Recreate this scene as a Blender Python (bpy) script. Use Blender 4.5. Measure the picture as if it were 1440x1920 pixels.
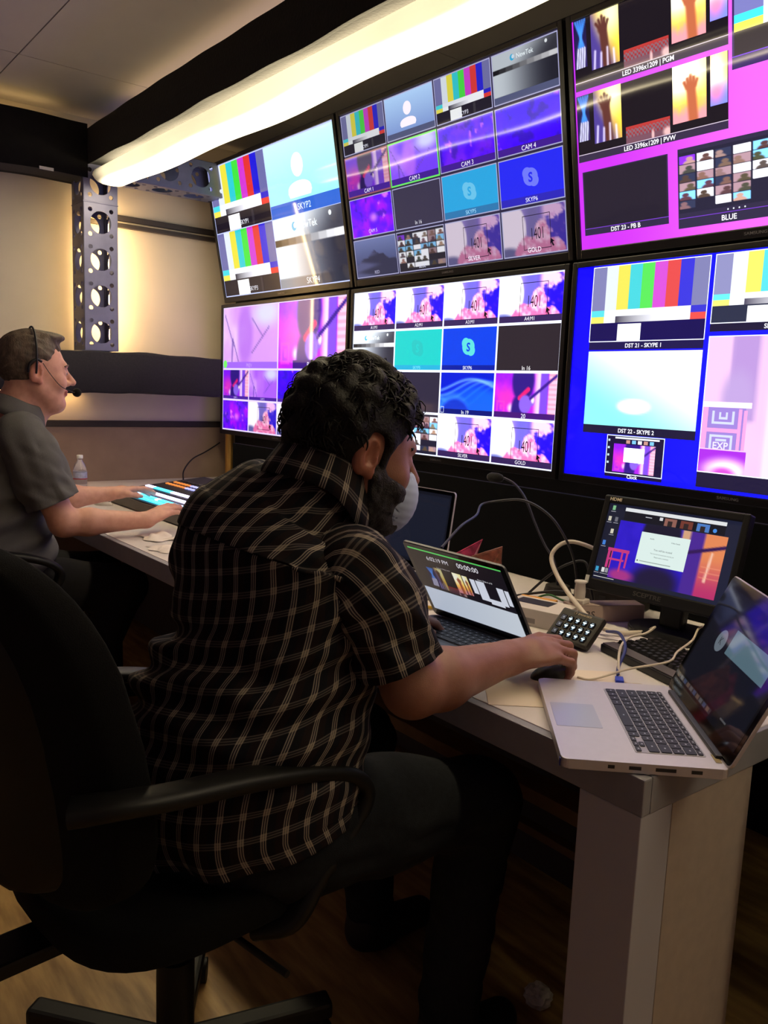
import bpy, bmesh, math, random
import numpy as np
from mathutils import Matrix, Vector
from math import sin, cos, pi, radians

SC = bpy.context.scene
COL = SC.collection
for o in list(bpy.data.objects):
    bpy.data.objects.remove(o)

# ------------------------------------------------------------------ camera
cam_d = bpy.data.cameras.new('camera')
cam = bpy.data.objects.new('camera', cam_d)
COL.objects.link(cam)
cam_d.sensor_fit = 'VERTICAL'
cam_d.sensor_height = 36.0
cam_d.lens = 1565.05 / 1920 * 36.0
cam_d.clip_start = 0.02
YAW, PIT, ROL = 0.90283, -0.14459, -0.03876
Rz = Matrix.Rotation(YAW, 3, 'Z')
Rx = Matrix.Rotation(PIT, 3, 'X')
Ry = Matrix.Rotation(ROL, 3, 'Y')
RR = Rz @ Rx @ Ry
cx, cy, cz = RR.col[0], RR.col[1], RR.col[2]
mw = Matrix(((cx.x, cz.x, -cy.x, 4.3897), (cx.y, cz.y, -cy.y, -2.2511), (cx.z, cz.z, -cy.z, 1.2956), (0, 0, 0, 1)))
cam.matrix_world = mw
SC.camera = cam

# ------------------------------------------------------------------ world, exposure
w = bpy.data.worlds.new('world')
SC.world = w
w.use_nodes = True
bg = w.node_tree.nodes['Background']
bg.inputs[0].default_value = (0.02, 0.02, 0.025, 1)
bg.inputs[1].default_value = 0.3
SC.view_settings.view_transform = 'Standard'
SC.view_settings.look = 'None'
SC.view_settings.exposure = 0.0
SC.view_settings.gamma = 1.0
SC.view_settings.use_curve_mapping = False
TUBE_EMIT = 25.0         # warm tube under the beam
STRIP_EMIT = 60.0         # bare strips behind beams and pillar
SCREEN_GAIN = 1.35

random.seed(5)
RNG = np.random.default_rng(5)


# ------------------------------------------------------------------ materials
def lin(c):
    c = np.asarray(c, dtype=float)
    if c.max() > 1.001:
        c = c / 255.0
    return np.where(c <= 0.04045, c / 12.92, ((c + 0.055) / 1.055) ** 2.4)


MATS = {}


def mat(name, rgb, rough=0.5, metal=0.0, spec=0.5, var=0.0, vscale=30.0, bump=0.0, bscale=200.0,
        emit=None, estr=0.0, coat=0.0, trans=0.0, alpha=1.0, sheen=0.0, sss=0.0, stretch=None, attr=None):
    """procedural principled material; rgb is sRGB 0..255"""
    if name in MATS:
        return MATS[name]
    m = bpy.data.materials.new(name)
    m.use_nodes = True
    nt = m.node_tree
    b = nt.nodes['Principled BSDF']
    c = lin(rgb)
    b.inputs['Base Color'].default_value = (c[0], c[1], c[2], 1)
    b.inputs['Roughness'].default_value = rough
    b.inputs['Metallic'].default_value = metal
    b.inputs['Specular IOR Level'].default_value = spec
    b.inputs['Coat Weight'].default_value = coat
    b.inputs['Transmission Weight'].default_value = trans
    b.inputs['Sheen Weight'].default_value = sheen
    if sss:
        b.inputs['Subsurface Weight'].default_value = sss
        b.inputs['Subsurface Radius'].default_value = (0.01, 0.004, 0.002)
    b.inputs['Alpha'].default_value = alpha
    if emit is not None:
        e = lin(emit)
        b.inputs['Emission Color'].default_value = (e[0], e[1], e[2], 1)
        b.inputs['Emission Strength'].default_value = estr
    tc = None
    if var or bump:
        tc = nt.nodes.new('ShaderNodeTexCoord')
        mp = nt.nodes.new('ShaderNodeMapping')
        nt.links.new(tc.outputs['Object'], mp.inputs['Vector'])
        if stretch:
            mp.inputs['Scale'].default_value = stretch
    if var:
        n = nt.nodes.new('ShaderNodeTexNoise')
        n.inputs['Scale'].default_value = vscale
        n.inputs['Detail'].default_value = 5
        nt.links.new(mp.outputs[0], n.inputs['Vector'])
        r = nt.nodes.new('ShaderNodeValToRGB')
        lo, hi = c * (1 - var), np.minimum(c * (1 + var), 1)
        r.color_ramp.elements[0].position = 0.3
        r.color_ramp.elements[1].position = 0.7
        r.color_ramp.elements[0].color = (*lo, 1)
        r.color_ramp.elements[1].color = (*hi, 1)
        nt.links.new(n.outputs['Fac'], r.inputs['Fac'])
        nt.links.new(r.outputs['Color'], b.inputs['Base Color'])
    if bump:
        n2 = nt.nodes.new('ShaderNodeTexNoise')
        n2.inputs['Scale'].default_value = bscale
        n2.inputs['Detail'].default_value = 4
        nt.links.new(mp.outputs[0], n2.inputs['Vector'])
        bp = nt.nodes.new('ShaderNodeBump')
        bp.inputs['Strength'].default_value = bump
        bp.inputs['Distance'].default_value = 0.004
        nt.links.new(n2.outputs['Fac'], bp.inputs['Height'])
        nt.links.new(bp.outputs['Normal'], b.inputs['Normal'])
    MATS[name] = m
    return m


def screen_mat(name, strength, rough=0.08, spec=0.5, rscale=1.0):
    m = bpy.data.materials.new(name)
    m.use_nodes = True
    nt = m.node_tree
    b = nt.nodes['Principled BSDF']
    b.inputs['Base Color'].default_value = (0.008, 0.008, 0.01, 1)
    b.inputs['Roughness'].default_value = rough
    b.inputs['Specular IOR Level'].default_value = spec
    a = nt.nodes.new('ShaderNodeAttribute')
    a.attribute_name = 'Col'
    nt.links.new(a.outputs['Color'], b.inputs['Emission Color'])
    b.inputs['Emission Strength'].default_value = strength * SCREEN_GAIN
    return m


# ------------------------------------------------------------------ object helpers
def link(o, parent=None):
    COL.objects.link(o)
    if parent is not None:
        o.parent = parent
    return o


def thing(name, label, cat, loc=(0, 0, 0), rotz=0.0, group=None, rotx=0.0):
    o = bpy.data.objects.new(name, None)
    o.empty_display_size = 0.05
    COL.objects.link(o)
    o.location = loc
    o.rotation_euler = (rotx, 0, rotz)
    o['label'] = label
    o['category'] = cat
    if group:
        o['group'] = group
    return o


def tag(o, label, cat, group=None):
    o['label'] = label
    o['category'] = cat
    if group:
        o['group'] = group
    return o


def inv_of(parent):
    if parent is None:
        return Matrix.Identity(4)
    m = parent.matrix_basis.copy()
    p = parent.parent
    while p is not None:
        m = p.matrix_basis @ m
        p = p.parent
    return m.inverted()


class MB:
    """mesh builder: collects shapes, builds ONE mesh object"""

    def __init__(s):
        s.v = []
        s.f = []
        s.sm = []

    def add(s, vs, fs, smooth=False, M=None):
        n = len(s.v)
        if M is not None:
            vs = [M @ Vector(v) for v in vs]
        s.v += [tuple(v) for v in vs]
        s.f += [tuple(i + n for i in f) for f in fs]
        s.sm += [smooth] * len(fs)
        return s

    def box(s, c, d, M=None, bev=0.0, seg=2):
        bm = bmesh.new()
        bmesh.ops.create_cube(bm, size=1)
        for v in bm.verts:
            v.co = Vector((v.co.x * d[0] + c[0], v.co.y * d[1] + c[1], v.co.z * d[2] + c[2]))
        if bev > 0:
            bmesh.ops.bevel(bm, geom=list(bm.edges), offset=min(bev, 0.49 * min(d)), segments=seg, affect='EDGES', profile=0.6)
        return s.bm(bm, M, smooth=False)

    def bm(s, bm, M=None, smooth=False):
        bm.verts.index_update()
        s.add([v.co.copy() for v in bm.verts], [[v.index for v in f.verts] for f in bm.faces], smooth, M)
        bm.free()
        return s

    def bx(s, lo, hi, M=None, bev=0.0, seg=2):
        c = [(a + b) / 2 for a, b in zip(lo, hi)]
        d = [abs(b - a) for a, b in zip(lo, hi)]
        return s.box(c, d, M, bev, seg)

    def tube(s, pts, r, n=8, M=None, cap=True, closed=False):
        pts = [Vector(p) for p in pts]
        rs = r if isinstance(r, (list, tuple)) else [r] * len(pts)
        vs, fs = [], []
        up = None
        N = len(pts)
        for i, p in enumerate(pts):
            if closed:
                t = (pts[(i + 1) % N] - pts[i - 1]).normalized()
            else:
                t = (pts[min(i + 1, N - 1)] - pts[max(i - 1, 0)]).normalized()
            if up is None:
                up = Vector((0, 0, 1)) if abs(t.z) < 0.9 else Vector((1, 0, 0))
            a = (up - t * up.dot(t)).normalized()
            up = a
            b = t.cross(a)
            for k in range(n):
                q = 2 * pi * k / n
                vs.append(p + (a * cos(q) + b * sin(q)) * rs[i])
        for i in range(N if closed else N - 1):
            j = (i + 1) % N
            for k in range(n):
                k2 = (k + 1) % n
                fs.append((i * n + k, i * n + k2, j * n + k2, j * n + k))
        s.add(vs, fs, True, M)
        if cap and not closed:
            s.add(vs[:n], [tuple(range(n))[::-1]], False, M)
            s.add(vs[-n:], [tuple(range(n))], False, M)
        return s

    def cyl(s, a, b, r, n=20, r2=None, M=None):
        return s.tube([a, b], [r, r if r2 is None else r2], n, M)

    def lathe(s, prof, n=24, M=None):
        """prof: list of (r, z)"""
        vs, fs = [], []
        for r, z in prof:
            for k in range(n):
                q = 2 * pi * k / n
                vs.append((r * cos(q), r * sin(q), z))
        for i in range(len(prof) - 1):
            for k in range(n):
                k2 = (k + 1) % n
                fs.append((i * n + k, i * n + k2, (i + 1) * n + k2, (i + 1) * n + k))
        s.add(vs, fs, True, M)
        if prof[0][0] > 1e-5:
            s.add(vs[:n], [tuple(range(n))[::-1]], False, M)
        if prof[-1][0] > 1e-5:
            s.add(vs[-n:], [tuple(range(n))], False, M)
        return s

    def prism(s, poly, z0, z1, M=None, bev=0.0):
        """poly: 2D points ccw in xy, extruded in z"""
        n = len(poly)
        if bev:
            bm = bmesh.new()
            lo = [bm.verts.new((x, y, z0)) for x, y in poly]
            hi = [bm.verts.new((x, y, z1)) for x, y in poly]
            bm.faces.new(lo[::-1])
            bm.faces.new(hi)
            for k in range(n):
                bm.faces.new((lo[k], lo[(k + 1) % n], hi[(k + 1) % n], hi[k]))
            es = [e for e in bm.edges if abs(e.verts[0].co.z - e.verts[1].co.z) < 1e-7]
            bmesh.ops.bevel(bm, geom=es, offset=bev, segments=2, affect='EDGES', profile=0.6)
            return s.bm(bm, M)
        vs = [(x, y, z0) for x, y in poly] + [(x, y, z1) for x, y in poly]
        fs = [tuple(range(n))[::-1], tuple(range(n, 2 * n))]
        fs += [(k, (k + 1) % n, n + (k + 1) % n, n + k) for k in range(n)]
        return s.add(vs, fs, False, M)

    def grid(s, P, smooth=True, M=None, wrap_u=False, wrap_v=False):
        """P[i][j] points"""
        P = np.asarray(P)
        ni, nj = P.shape[:2]
        vs = P.reshape(-1, 3).tolist()
        fs = []
        for i in range(ni if wrap_u else ni - 1):
            for j in range(nj if wrap_v else nj - 1):
                i2, j2 = (i + 1) % ni, (j + 1) % nj
                fs.append((i * nj + j, i * nj + j2, i2 * nj + j2, i2 * nj + j))
        return s.add(vs, fs, smooth, M)

    def mesh(s, name, m):
        me = bpy.data.meshes.new(name)
        me.from_pydata(s.v, [], s.f)
        me.polygons.foreach_set('use_smooth', s.sm)
        if m is not None:
            me.materials.append(m)
        return me

    def build(s, name, m, parent=None, world=False):
        if world and parent is not None:
            I = inv_of(parent)
            s.v = [tuple(I @ Vector(v)) for v in s.v]
        o = bpy.data.objects.new(name, s.mesh(name, m))
        return link(o, parent)


def rrect(w, h, r, n=5, cx=0, cy=0):
    pts = []
    for (sx, sy, a0) in ((1, 1, 0), (-1, 1, 90), (-1, -1, 180), (1, -1, 270)):
        for k in range(n + 1):
            a = radians(a0 + 90 * k / n)
            pts.append((cx + sx * (w / 2 - r) + r * cos(a), cy + sy * (h / 2 - r) + r * sin(a)))
    return pts


def bez(pts, n=40):
    """Catmull-Rom through points"""
    P = [np.array(p, float) for p in pts]
    P = [2 * P[0] - P[1]] + P + [2 * P[-1] - P[-2]]
    out = []
    segs = len(P) - 3
    per = max(2, n // segs)
    for i in range(segs):
        a, b, c, d = P[i:i + 4]
        for k in range(per):
            t = k / per
            out.append(0.5 * (2 * b + (c - a) * t + (2 * a - 5 * b + 4 * c - d) * t * t + (3 * b - a - 3 * c + d) * t ** 3))
    out.append(P[-2])
    return [tuple(p) for p in out]


def struct(o):
    o['kind'] = 'structure'
    return o


TEXTS = {}


def text_geo(s, bold=0.0):
    key = (s, bold)
    if key in TEXTS:
        return TEXTS[key]
    cu = bpy.data.curves.new('t', 'FONT')
    cu.body = s
    cu.size = 1.0
    cu.resolution_u = 3
    cu.offset = bold
    ob = bpy.data.objects.new('t', cu)
    me = bpy.data.meshes.new_from_object(ob)
    v = np.array([x.co[:2] for x in me.vertices]) if len(me.vertices) else np.zeros((0, 2))
    f = [tuple(p.vertices) for p in me.polygons]
    bpy.data.objects.remove(ob)
    bpy.data.curves.remove(cu)
    bpy.data.meshes.remove(me)
    TEXTS[key] = (v, f)
    return v, f


# ------------------------------------------------------------------ screen canvas
class Canvas:
    """flat picture on a screen: coloured cells, gradients and lettering; u right, v down, in 0..1"""

    def __init__(s, W, H):
        s.W, s.H = W, H
        s.V, s.C, s.F = [], [], []
        s.n = 0
        s.layer = 0

    def _push(s, uv, col, faces, step=1):
        s.layer += step
        y = -0.00003 * s.layer
        uv = np.asarray(uv, float)
        v = np.stack([uv[:, 0] * s.W, np.full(len(uv), y), -uv[:, 1] * s.H], 1)
        s.V.append(v)
        s.C.append(np.broadcast_to(np.asarray(col, float), (len(uv), 3)))
        s.F += [tuple(i + s.n for i in f) for f in faces]
        s.n += len(uv)

    def rect(s, u0, v0, u1, v1, c, g=1.0, c2=None, horiz=True):
        a = lin(c) * g
        b = a if c2 is None else lin(c2) * g
        cols = [a, b, b, a] if horiz else [a, a, b, b]
        s._push([(u0, v0), (u1, v0), (u1, v1), (u0, v1)], cols, [(0, 3, 2, 1)])

    def poly(s, pts, c, g=1.0):
        s._push(pts, lin(c) * g, [tuple(range(len(pts)))[::-1]])

    def circle(s, u, v, r, c, g=1.0, n=20, ry=None):
        ry = r * s.W / s.H if ry is None else ry
        s.poly([(u + r * cos(2 * pi * k / n), v + ry * sin(2 * pi * k / n)) for k in range(n)], c, g)

    def frame(s, u0, v0, u1, v1, t, c, g=1.0):
        tv = t * s.W / s.H
        o = [(u0, v0), (u1, v0), (u1, v1), (u0, v1)]
        i = [(u0 + t, v0 + tv), (u1 - t, v0 + tv), (u1 - t, v1 - tv), (u0 + t, v1 - tv)]
        s._push(o + i, lin(c) * g, [(0, 4, 5, 1), (1, 5, 6, 2), (2, 6, 7, 3), (3, 7, 4, 0)])

    def line(s, u0, v0, u1, v1, t, c, g=1.0):
        a = s.H / s.W
        dx, dy = (u1 - u0), (v1 - v0) * a
        L = math.hypot(dx, dy) + 1e-9
        nx, ny = -dy / L * t / 2, dx / L * t / 2 / a
        s.poly([(u0 + nx, v0 + ny), (u1 + nx, v1 + ny), (u1 - nx, v1 - ny), (u0 - nx, v0 - ny)], c, g)

    def text(s, t, u, v, h, c, g=1.0, align='c', bold=0.0, sx=1.0):
        """h: cap height in v units; (u, v) the middle"""
        V, F = text_geo(t, bold)
        if not len(V):
            return
        k = h / 0.72
        x0, x1 = V[:, 0].min(), V[:, 0].max()
        off = {'c': (x0 + x1) / 2, 'l': x0, 'r': x1}[align]
        uu = u + (V[:, 0] - off) * k * s.H / s.W * sx
        vv = v - (V[:, 1] - 0.36) * k
        s._push(np.stack([uu, vv], 1), lin(c) * g, [f[::-1] for f in F])

    def pic(s, u0, v0, u1, v1, fn, nx=48, ny=27, g=1.0, **kw):
        """picture given by a function of local x, y in 0..1 returning rgb 0..1 (sRGB), as a colour grid"""
        x = np.linspace(0, 1, nx)
        y = np.linspace(0, 1, ny)
        X, Y = np.meshgrid(x, y)
        c = np.clip(fn(X, Y, **kw), 0, 1)
        c = lin(np.minimum(c, 1.0)) * g
        uv = np.stack([u0 + X * (u1 - u0), v0 + Y * (v1 - v0)], 2).reshape(-1, 2)
        idx = np.arange(nx * ny).reshape(ny, nx)
        q = np.stack([idx[:-1, :-1], idx[1:, :-1], idx[1:, 1:], idx[:-1, 1:]], 2).reshape(-1, 4)
        s._push(uv, c.reshape(-1, 3), q.tolist())

    def build(s, name, m, parent):
        me = bpy.data.meshes.new(name)
        V = np.concatenate(s.V)
        C = np.concatenate(s.C)
        me.from_pydata(V.tolist(), [], s.F)
        at = me.color_attributes.new('Col', 'FLOAT_COLOR', 'POINT')
        at.data.foreach_set('color', np.concatenate([C, np.ones((len(C), 1))], 1).astype(np.float32).ravel())
        me.materials.append(m)
        o = bpy.data.objects.new(name, me)
        return link(o, parent)


def vnoise(X, Y, sx, sy, seed):
    r = np.random.default_rng(seed)
    g = r.random((64, 64))
    x, y = X * sx, Y * sy
    xi, yi = np.floor(x).astype(int), np.floor(y).astype(int)
    fx, fy = x - xi, y - yi
    fx, fy = fx * fx * (3 - 2 * fx), fy * fy * (3 - 2 * fy)
    a = g[yi % 64, xi % 64]
    b = g[yi % 64, (xi + 1) % 64]
    c = g[(yi + 1) % 64, xi % 64]
    d = g[(yi + 1) % 64, (xi + 1) % 64]
    return (a * (1 - fx) + b * fx) * (1 - fy) + (c * (1 - fx) + d * fx) * fy


def fbm(X, Y, s, seed, asp=1.78):
    return (vnoise(X, Y, s * asp, s, seed) * 0.55 + vnoise(X, Y, 2.1 * s * asp, 2.1 * s, seed + 1) * 0.3 +
            vnoise(X, Y, 4.3 * s * asp, 4.3 * s, seed + 2) * 0.15)


def mix(a, b, t):
    t = np.clip(t, 0, 1)[..., None]
    return a * (1 - t) + b * t


def rgb(*c):
    return np.array(c, float) / 255.0


def ss(a, b, x):
    t = np.clip((x - a) / (b - a), 0, 1)
    return t * t * (3 - 2 * t)


def seg(X, Y, x0, y0, x1, y1, r, asp=1.78, soft=0.012):
    px, py = (X - x0) * asp, Y - y0
    dx, dy = (x1 - x0) * asp, y1 - y0
    t = np.clip((px * dx + py * dy) / (dx * dx + dy * dy + 1e-9), 0, 1)
    d = np.hypot(px - t * dx, py - t * dy)
    return 1 - ss(r - soft, r + soft, d)


def ell(X, Y, x, y, rx, ry, soft=0.15):
    d = np.hypot((X - x) / rx, (Y - y) / ry)
    return 1 - ss(1 - soft, 1 + soft, d)


def const(X, c):
    return np.zeros(X.shape + (3,)) + c


# pictures -----------------------------------------------------------
def p_1401(X, Y, dim=0.0):
    im = mix(const(X, rgb(125, 105, 225)), rgb(28, 5, 222), ss(.5, .85, X))
    im = mix(im, rgb(95, 88, 185), ss(.34, .46, X) * (1 - ss(.52, .66, X)) * .8)
    im = mix(im, rgb(225, 215, 245), (1 - ss(.1, .4, X)))
    im = mix(im, rgb(255, 250, 255), ell(X, Y, .15, .40, .235, .55, .06))
    im = mix(im, rgb(80, 85, 160), ell(X, Y, .06, 1.0, .22, .2, .3))
    n = fbm(X, Y, 3.4, 11)
    body = np.maximum.reduce([ell(X, Y, .5, .95, .27, .33, .35), ell(X, Y, .63, .66, .12, .34, .4), ell(X, Y, .78, .95, .2, .22, .4)])
    c = ss(.42, .56, body * .62 + n * .55)
    im = mix(im, mix(const(X, rgb(238, 100, 160)), rgb(255, 190, 220), ss(.42, .72, fbm(X, Y, 7, 14) + .25 * (.7 - Y))), c)
    c2 = ss(.48, .6, fbm(X, Y, 4, 21) * .8 + .35 * ell(X, Y, .88, .12, .2, .2, .8))
    im = mix(im, rgb(245, 185, 240), c2 * ss(.6, .7, X) * (1 - ss(.3, .5, Y)))
    c3 = ss(.56, .66, fbm(X, Y, 4.5, 41) - .25 * np.abs(Y - .7))
    im = mix(im, rgb(225, 140, 225), c3 * ss(.7, .8, X))
    if dim:
        gr = im.mean(axis=2, keepdims=True)
        im = im * (1 - dim) + (gr * .45 + .12) * dim * np.array([1.0, .86, 1.05]) + .06 * dim
    return im


def p_guitar(X, Y, base=(200, 60, 220), warm=1.0, dark=1.0):
    im = mix(const(X, rgb(*base)), rgb(110, 20, 235), fbm(X, Y, 3, 5))
    im = mix(im, rgb(255, 235, 250), ss(.62, .72, X) * (1 - ss(.76, .8, X)) * .8)
    im = mix(im, rgb(120, 70, 215), ss(.74, .76, X) * (1 - ss(.86, .88, X)))
    st = (np.sin(Y * 60) > .2) * .4
    im = mix(im, mix(const(X, rgb(255, 200, 205)), rgb(240, 120, 140), st), ss(.87, .89, X) * .9)
    im = mix(im, rgb(255, 60, 160), ell(X, Y, .2, .55, .18, .25, .9) * .6)
    im = mix(im, rgb(255, 220, 255), ell(X, Y, .29, .78, .05, .09, .8))
    body = np.maximum(ell(X, Y, .47, .15, .18, .5, .15), ell(X, Y, .42, .85, .13, .4, .2))
    im = mix(im, rgb(45, 22, 120) * dark, body)
    im = mix(im, rgb(215, 30, 110), seg(X, Y, .42, .55, .56, .35, .05))
    im = mix(im, rgb(130, 90, 220), np.maximum(ell(X, Y, .52, .68, .1, .2, .15), ell(X, Y, .62, .6, .05, .12, .2)))
    im = mix(im, rgb(245, 215, 225), ell(X, Y, .64, .58, .025, .07, .4))
    im = mix(im, rgb(55, 25, 130), seg(X, Y, .6, .55, .99, .05, .035))
    box = ((X > .02) & (X < .2) & (Y > .55) & (Y < .98))
    rings = (np.floor(np.maximum(np.abs((X - .11) / .09), np.abs((Y - .77) / .22)) * 4) % 2 == 0)
    im = mix(im, rgb(215, 60, 190), box * rings * .7)
    return im


def p_tripod(X, Y, bg=(215, 150, 245), bg2=(235, 195, 250)):
    im = mix(const(X, rgb(*bg2)), rgb(*bg), ss(.2, .55, fbm(X, Y, 2, 8) * .6 + .4 * X))
    im = mix(im, rgb(178, 105, 235), ell(X, Y, .42, .45, .14, .5, .35) * .8)
    im = mix(im, rgb(215, 230, 255), ell(X, Y, .8, .12, .22, .2, .7) * .8)
    for a in ((.03, .12, .2, .62, .012), (.18, .5, .3, .9, .012), (.18, .55, .17, .95, .018), (.55, .75, .85, .35, .012), (.55, .2, .75, .5, .01)):
        im = mix(im, rgb(95, 65, 165), seg(X, Y, *a) * .85)
    return im


def p_violet(X, Y, seed=3, a=(60, 0, 250), b=(150, 30, 255), hot=.0):
    im = mix(const(X, rgb(*a)), rgb(*b), ss(.35, .75, fbm(X, Y, 3, seed)))
    im = mix(im, rgb(40, 20, 150), ss(.55, .7, fbm(X, Y, 4, seed + 7)) * .6)
    im = mix(im, rgb(225, 120, 255), ss(.7, .82, fbm(X, Y, 5, seed + 3)) * .8)
    if hot:
        im = mix(im, rgb(255, 180, 250), ell(X, Y, .55, .55, .08, .1, .9) * hot)
    return im


def p_mount(X, Y):
    im = mix(const(X, rgb(95, 105, 150)), rgb(52, 58, 95), Y * 1.2)
    r1 = .62 - .3 * np.maximum(0, 1 - np.abs(X - .5) / .42) + .03 * np.sin(X * 25)
    r2 = .75 - .14 * np.maximum(0, 1 - np.abs(X - .9) / .5) + .02 * np.sin(X * 31)
    im = mix(im, rgb(48, 50, 80), ss(-.01, .01, Y - r2) * .6)
    im = mix(im, mix(const(X, rgb(38, 40, 66)), rgb(72, 75, 112), ss(0, .4, .5 - X + .2 * np.sin(Y * 20))), ss(-.01, .01, Y - r1))
    return im


def p_hands(X, Y, k=0):
    im = mix(const(X, rgb(255, 205, 60)), rgb(70, 55, 130), ss(.35, .95, (1 - X) * .75 + Y * .55))
    im = mix(im, rgb(255, 250, 190), ell(X, Y, .72, .1, .4, .35, .9))
    sh = rgb(85, 45, 40)
    im = mix(im, sh, seg(X, Y, .55, 1.0, .45, .38, .1, .7, .03))
    im = mix(im, sh, ell(X, Y, .42, .32, .17, .09, .3))
    for i, dx in enumerate((-.15, -.07, .02, .1, .19)):
        im = mix(im, sh, seg(X, Y, .42 + dx * .7, .3, .38 + dx * 1.25, .1 + .05 * abs(i - 2), .032, .7, .02))
    for i in range(4):
        im = mix(im, rgb(235, 225, 255), seg(X, Y, .1 + .24 * i, 1, .14 + .22 * i, .68 + .06 * (i % 2), .022, .7, .02) * .8)
    return im


def p_hand2(X, Y):
    im = mix(const(X, rgb(255, 240, 150)), rgb(255, 180, 60), ss(.2, .9, Y + .15 * fbm(X, Y, 3, 2)))
    im = mix(im, rgb(255, 255, 235), ell(X, Y, .25, .2, .5, .3, .9))
    im = mix(im, rgb(190, 120, 160), ss(.72, 1.05, Y + .25 * fbm(X, Y, 5, 6)) * .8)
    sh = rgb(160, 85, 55)
    im = mix(im, sh, seg(X, Y, .62, 1, .56, .5, .085, .6, .03))
    im = mix(im, sh, ell(X, Y, .55, .42, .16, .09, .3))
    for i, dx in enumerate((-.16, -.08, .0, .08, .16)):
        im = mix(im, sh, seg(X, Y, .55 + dx * .8, .42, .54 + dx * 1.2, .22 + .05 * abs(i - 2), .03, .6, .02))
    return im


def p_blueline(X, Y):
    im = mix(const(X, rgb(20, 20, 60)), rgb(50, 35, 95), Y)
    for i in range(5):
        im = mix(im, rgb(70, 150, 255), seg(X, Y, .1 + .2 * i, .02, .75 - .1 * i, .55, .035, .5, .03) * .85)
    for i in range(4):
        im = mix(im, rgb(225, 225, 255), seg(X, Y, .15 + .2 * i, 1, .3 + .18 * i, .6, .03, .5, .02))
    return im


def p_flare(X, Y):
    im = mix(const(X, rgb(255, 210, 120)), rgb(110, 120, 235), ss(.3, .9, Y))
    im = mix(im, rgb(255, 240, 245), ell(X, Y, .3, .35, .4, .3, .9))
    im = mix(im, rgb(225, 110, 140), ell(X, Y, .35, .75, .4, .18, .8) * .7)
    return im


def p_crowd(X, Y):
    im = mix(const(X, rgb(190, 60, 55)), rgb(120, 40, 60), Y)
    t = ((np.floor(X * 24) + np.floor(Y * 8)) % 2 == 0)
    im = mix(im, rgb(120, 120, 135), t * ss(.15, .2, Y) * (1 - ss(.6, .7, Y)) * .8)
    im = mix(im, rgb(120, 80, 95), ss(.58, .7, Y))
    im = mix(im, rgb(235, 190, 190), ell(X, Y, .95, .8, .1, .25, .5) + ell(X, Y, .62, .8, .03, .3, .5))
    return im


def p_swirl(X, Y):
    im = const(X, rgb(5, 25, 185))
    for k in range(5):
        yy = .55 + .3 * np.sin(X * 4.2 + k * .55) * (1 - .12 * k) - .06 * k
        im = mix(im, rgb(35 + 25 * k, 95 + 25 * k, 255), np.exp(-((Y - yy) / .035) ** 2) * .6)
        im = mix(im, rgb(20, 60 + 12 * k, 245), ss(0, .3, Y - yy) * .35)
    im = mix(im, rgb(60, 130, 255), ell(X, Y, .25, .95, .3, .45, .2) * .6)
    im = mix(im, rgb(8, 20, 150), ell(X, Y, .3, 1.05, .28, .42, .15) * .7)
    return im


def p_scenic(X, Y):
    im = mix(const(X, rgb(250, 205, 245)), rgb(235, 170, 235), ss(.3, .8, X + .2 * fbm(X, Y, 3, 9)))
    im = mix(im, rgb(175, 140, 215), ss(.1, .12, X) * (1 - ss(.22, .24, X)) * ss(.0, .02, .62 - Y) * .8)
    im = mix(im, rgb(195, 165, 225), ell(X, Y, .15, .45, .07, .2, .4))
    im = mix(im, rgb(255, 240, 255), ss(.27, .29, X) * (1 - ss(.38, .4, X)) * .8)
    im = mix(im, rgb(205, 160, 235), ss(.66, .75, Y) * ss(.5, .52, X))
    im = mix(im, rgb(165, 130, 225), ss(.85, .95, Y) * ss(.4, .6, X))
    return im


def p_call(X, Y, seed=7, cols=6, rows=6, dim=0.0):
    r = np.random.default_rng(seed)
    im = const(X, rgb(28, 26, 44))
    for j in range(rows):
        for i in range(cols):
            x0, y0 = i / cols + .006, .06 + j * .88 / rows
            x1, y1 = (i + 1) / cols - .006, .06 + (j + 1) * .88 / rows - .012
            k = r.random()
            if j >= rows - 2 and r.random() < .35:
                continue
            b = (rgb(240, 240, 250) if k < .55 else rgb(150, 120, 130) if k < .7 else rgb(40, 45, 70) if k < .85 else rgb(120, 190, 245))
            if i == 0 and j == 0:
                b = rgb(120, 40, 220)
            inn = ((X >= x0) & (X <= x1) & (Y >= y0) & (Y <= y1)) * 1.0
            im = mix(im, b, inn)
            hc = rgb(*(np.array((60, 46, 44)) + r.random() * np.array((110, 80, 66)) * (r.random() < .5) + r.random(3) * 25))
            if k > .15:
                mx = (x0 + x1) / 2 + (r.random() - .5) * .05
                im = mix(im, hc, inn * np.maximum(ell(X, Y, mx, y0 + .4 * (y1 - y0), .2 / cols, .2 / rows, .2), ell(X, Y, mx, y1, .38 / cols, .36 / rows, .2)))
    if dim:
        im = im * (1 - dim) + (im.mean(axis=2, keepdims=True) * .4 + .1) * dim
    return im


BAR = [(104, 104, 160), (215, 225, 235), (225, 215, 60), (40, 195, 205), (60, 215, 60), (200, 50, 200), (215, 45, 45), (25, 20, 205), (104, 104, 160)]


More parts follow.
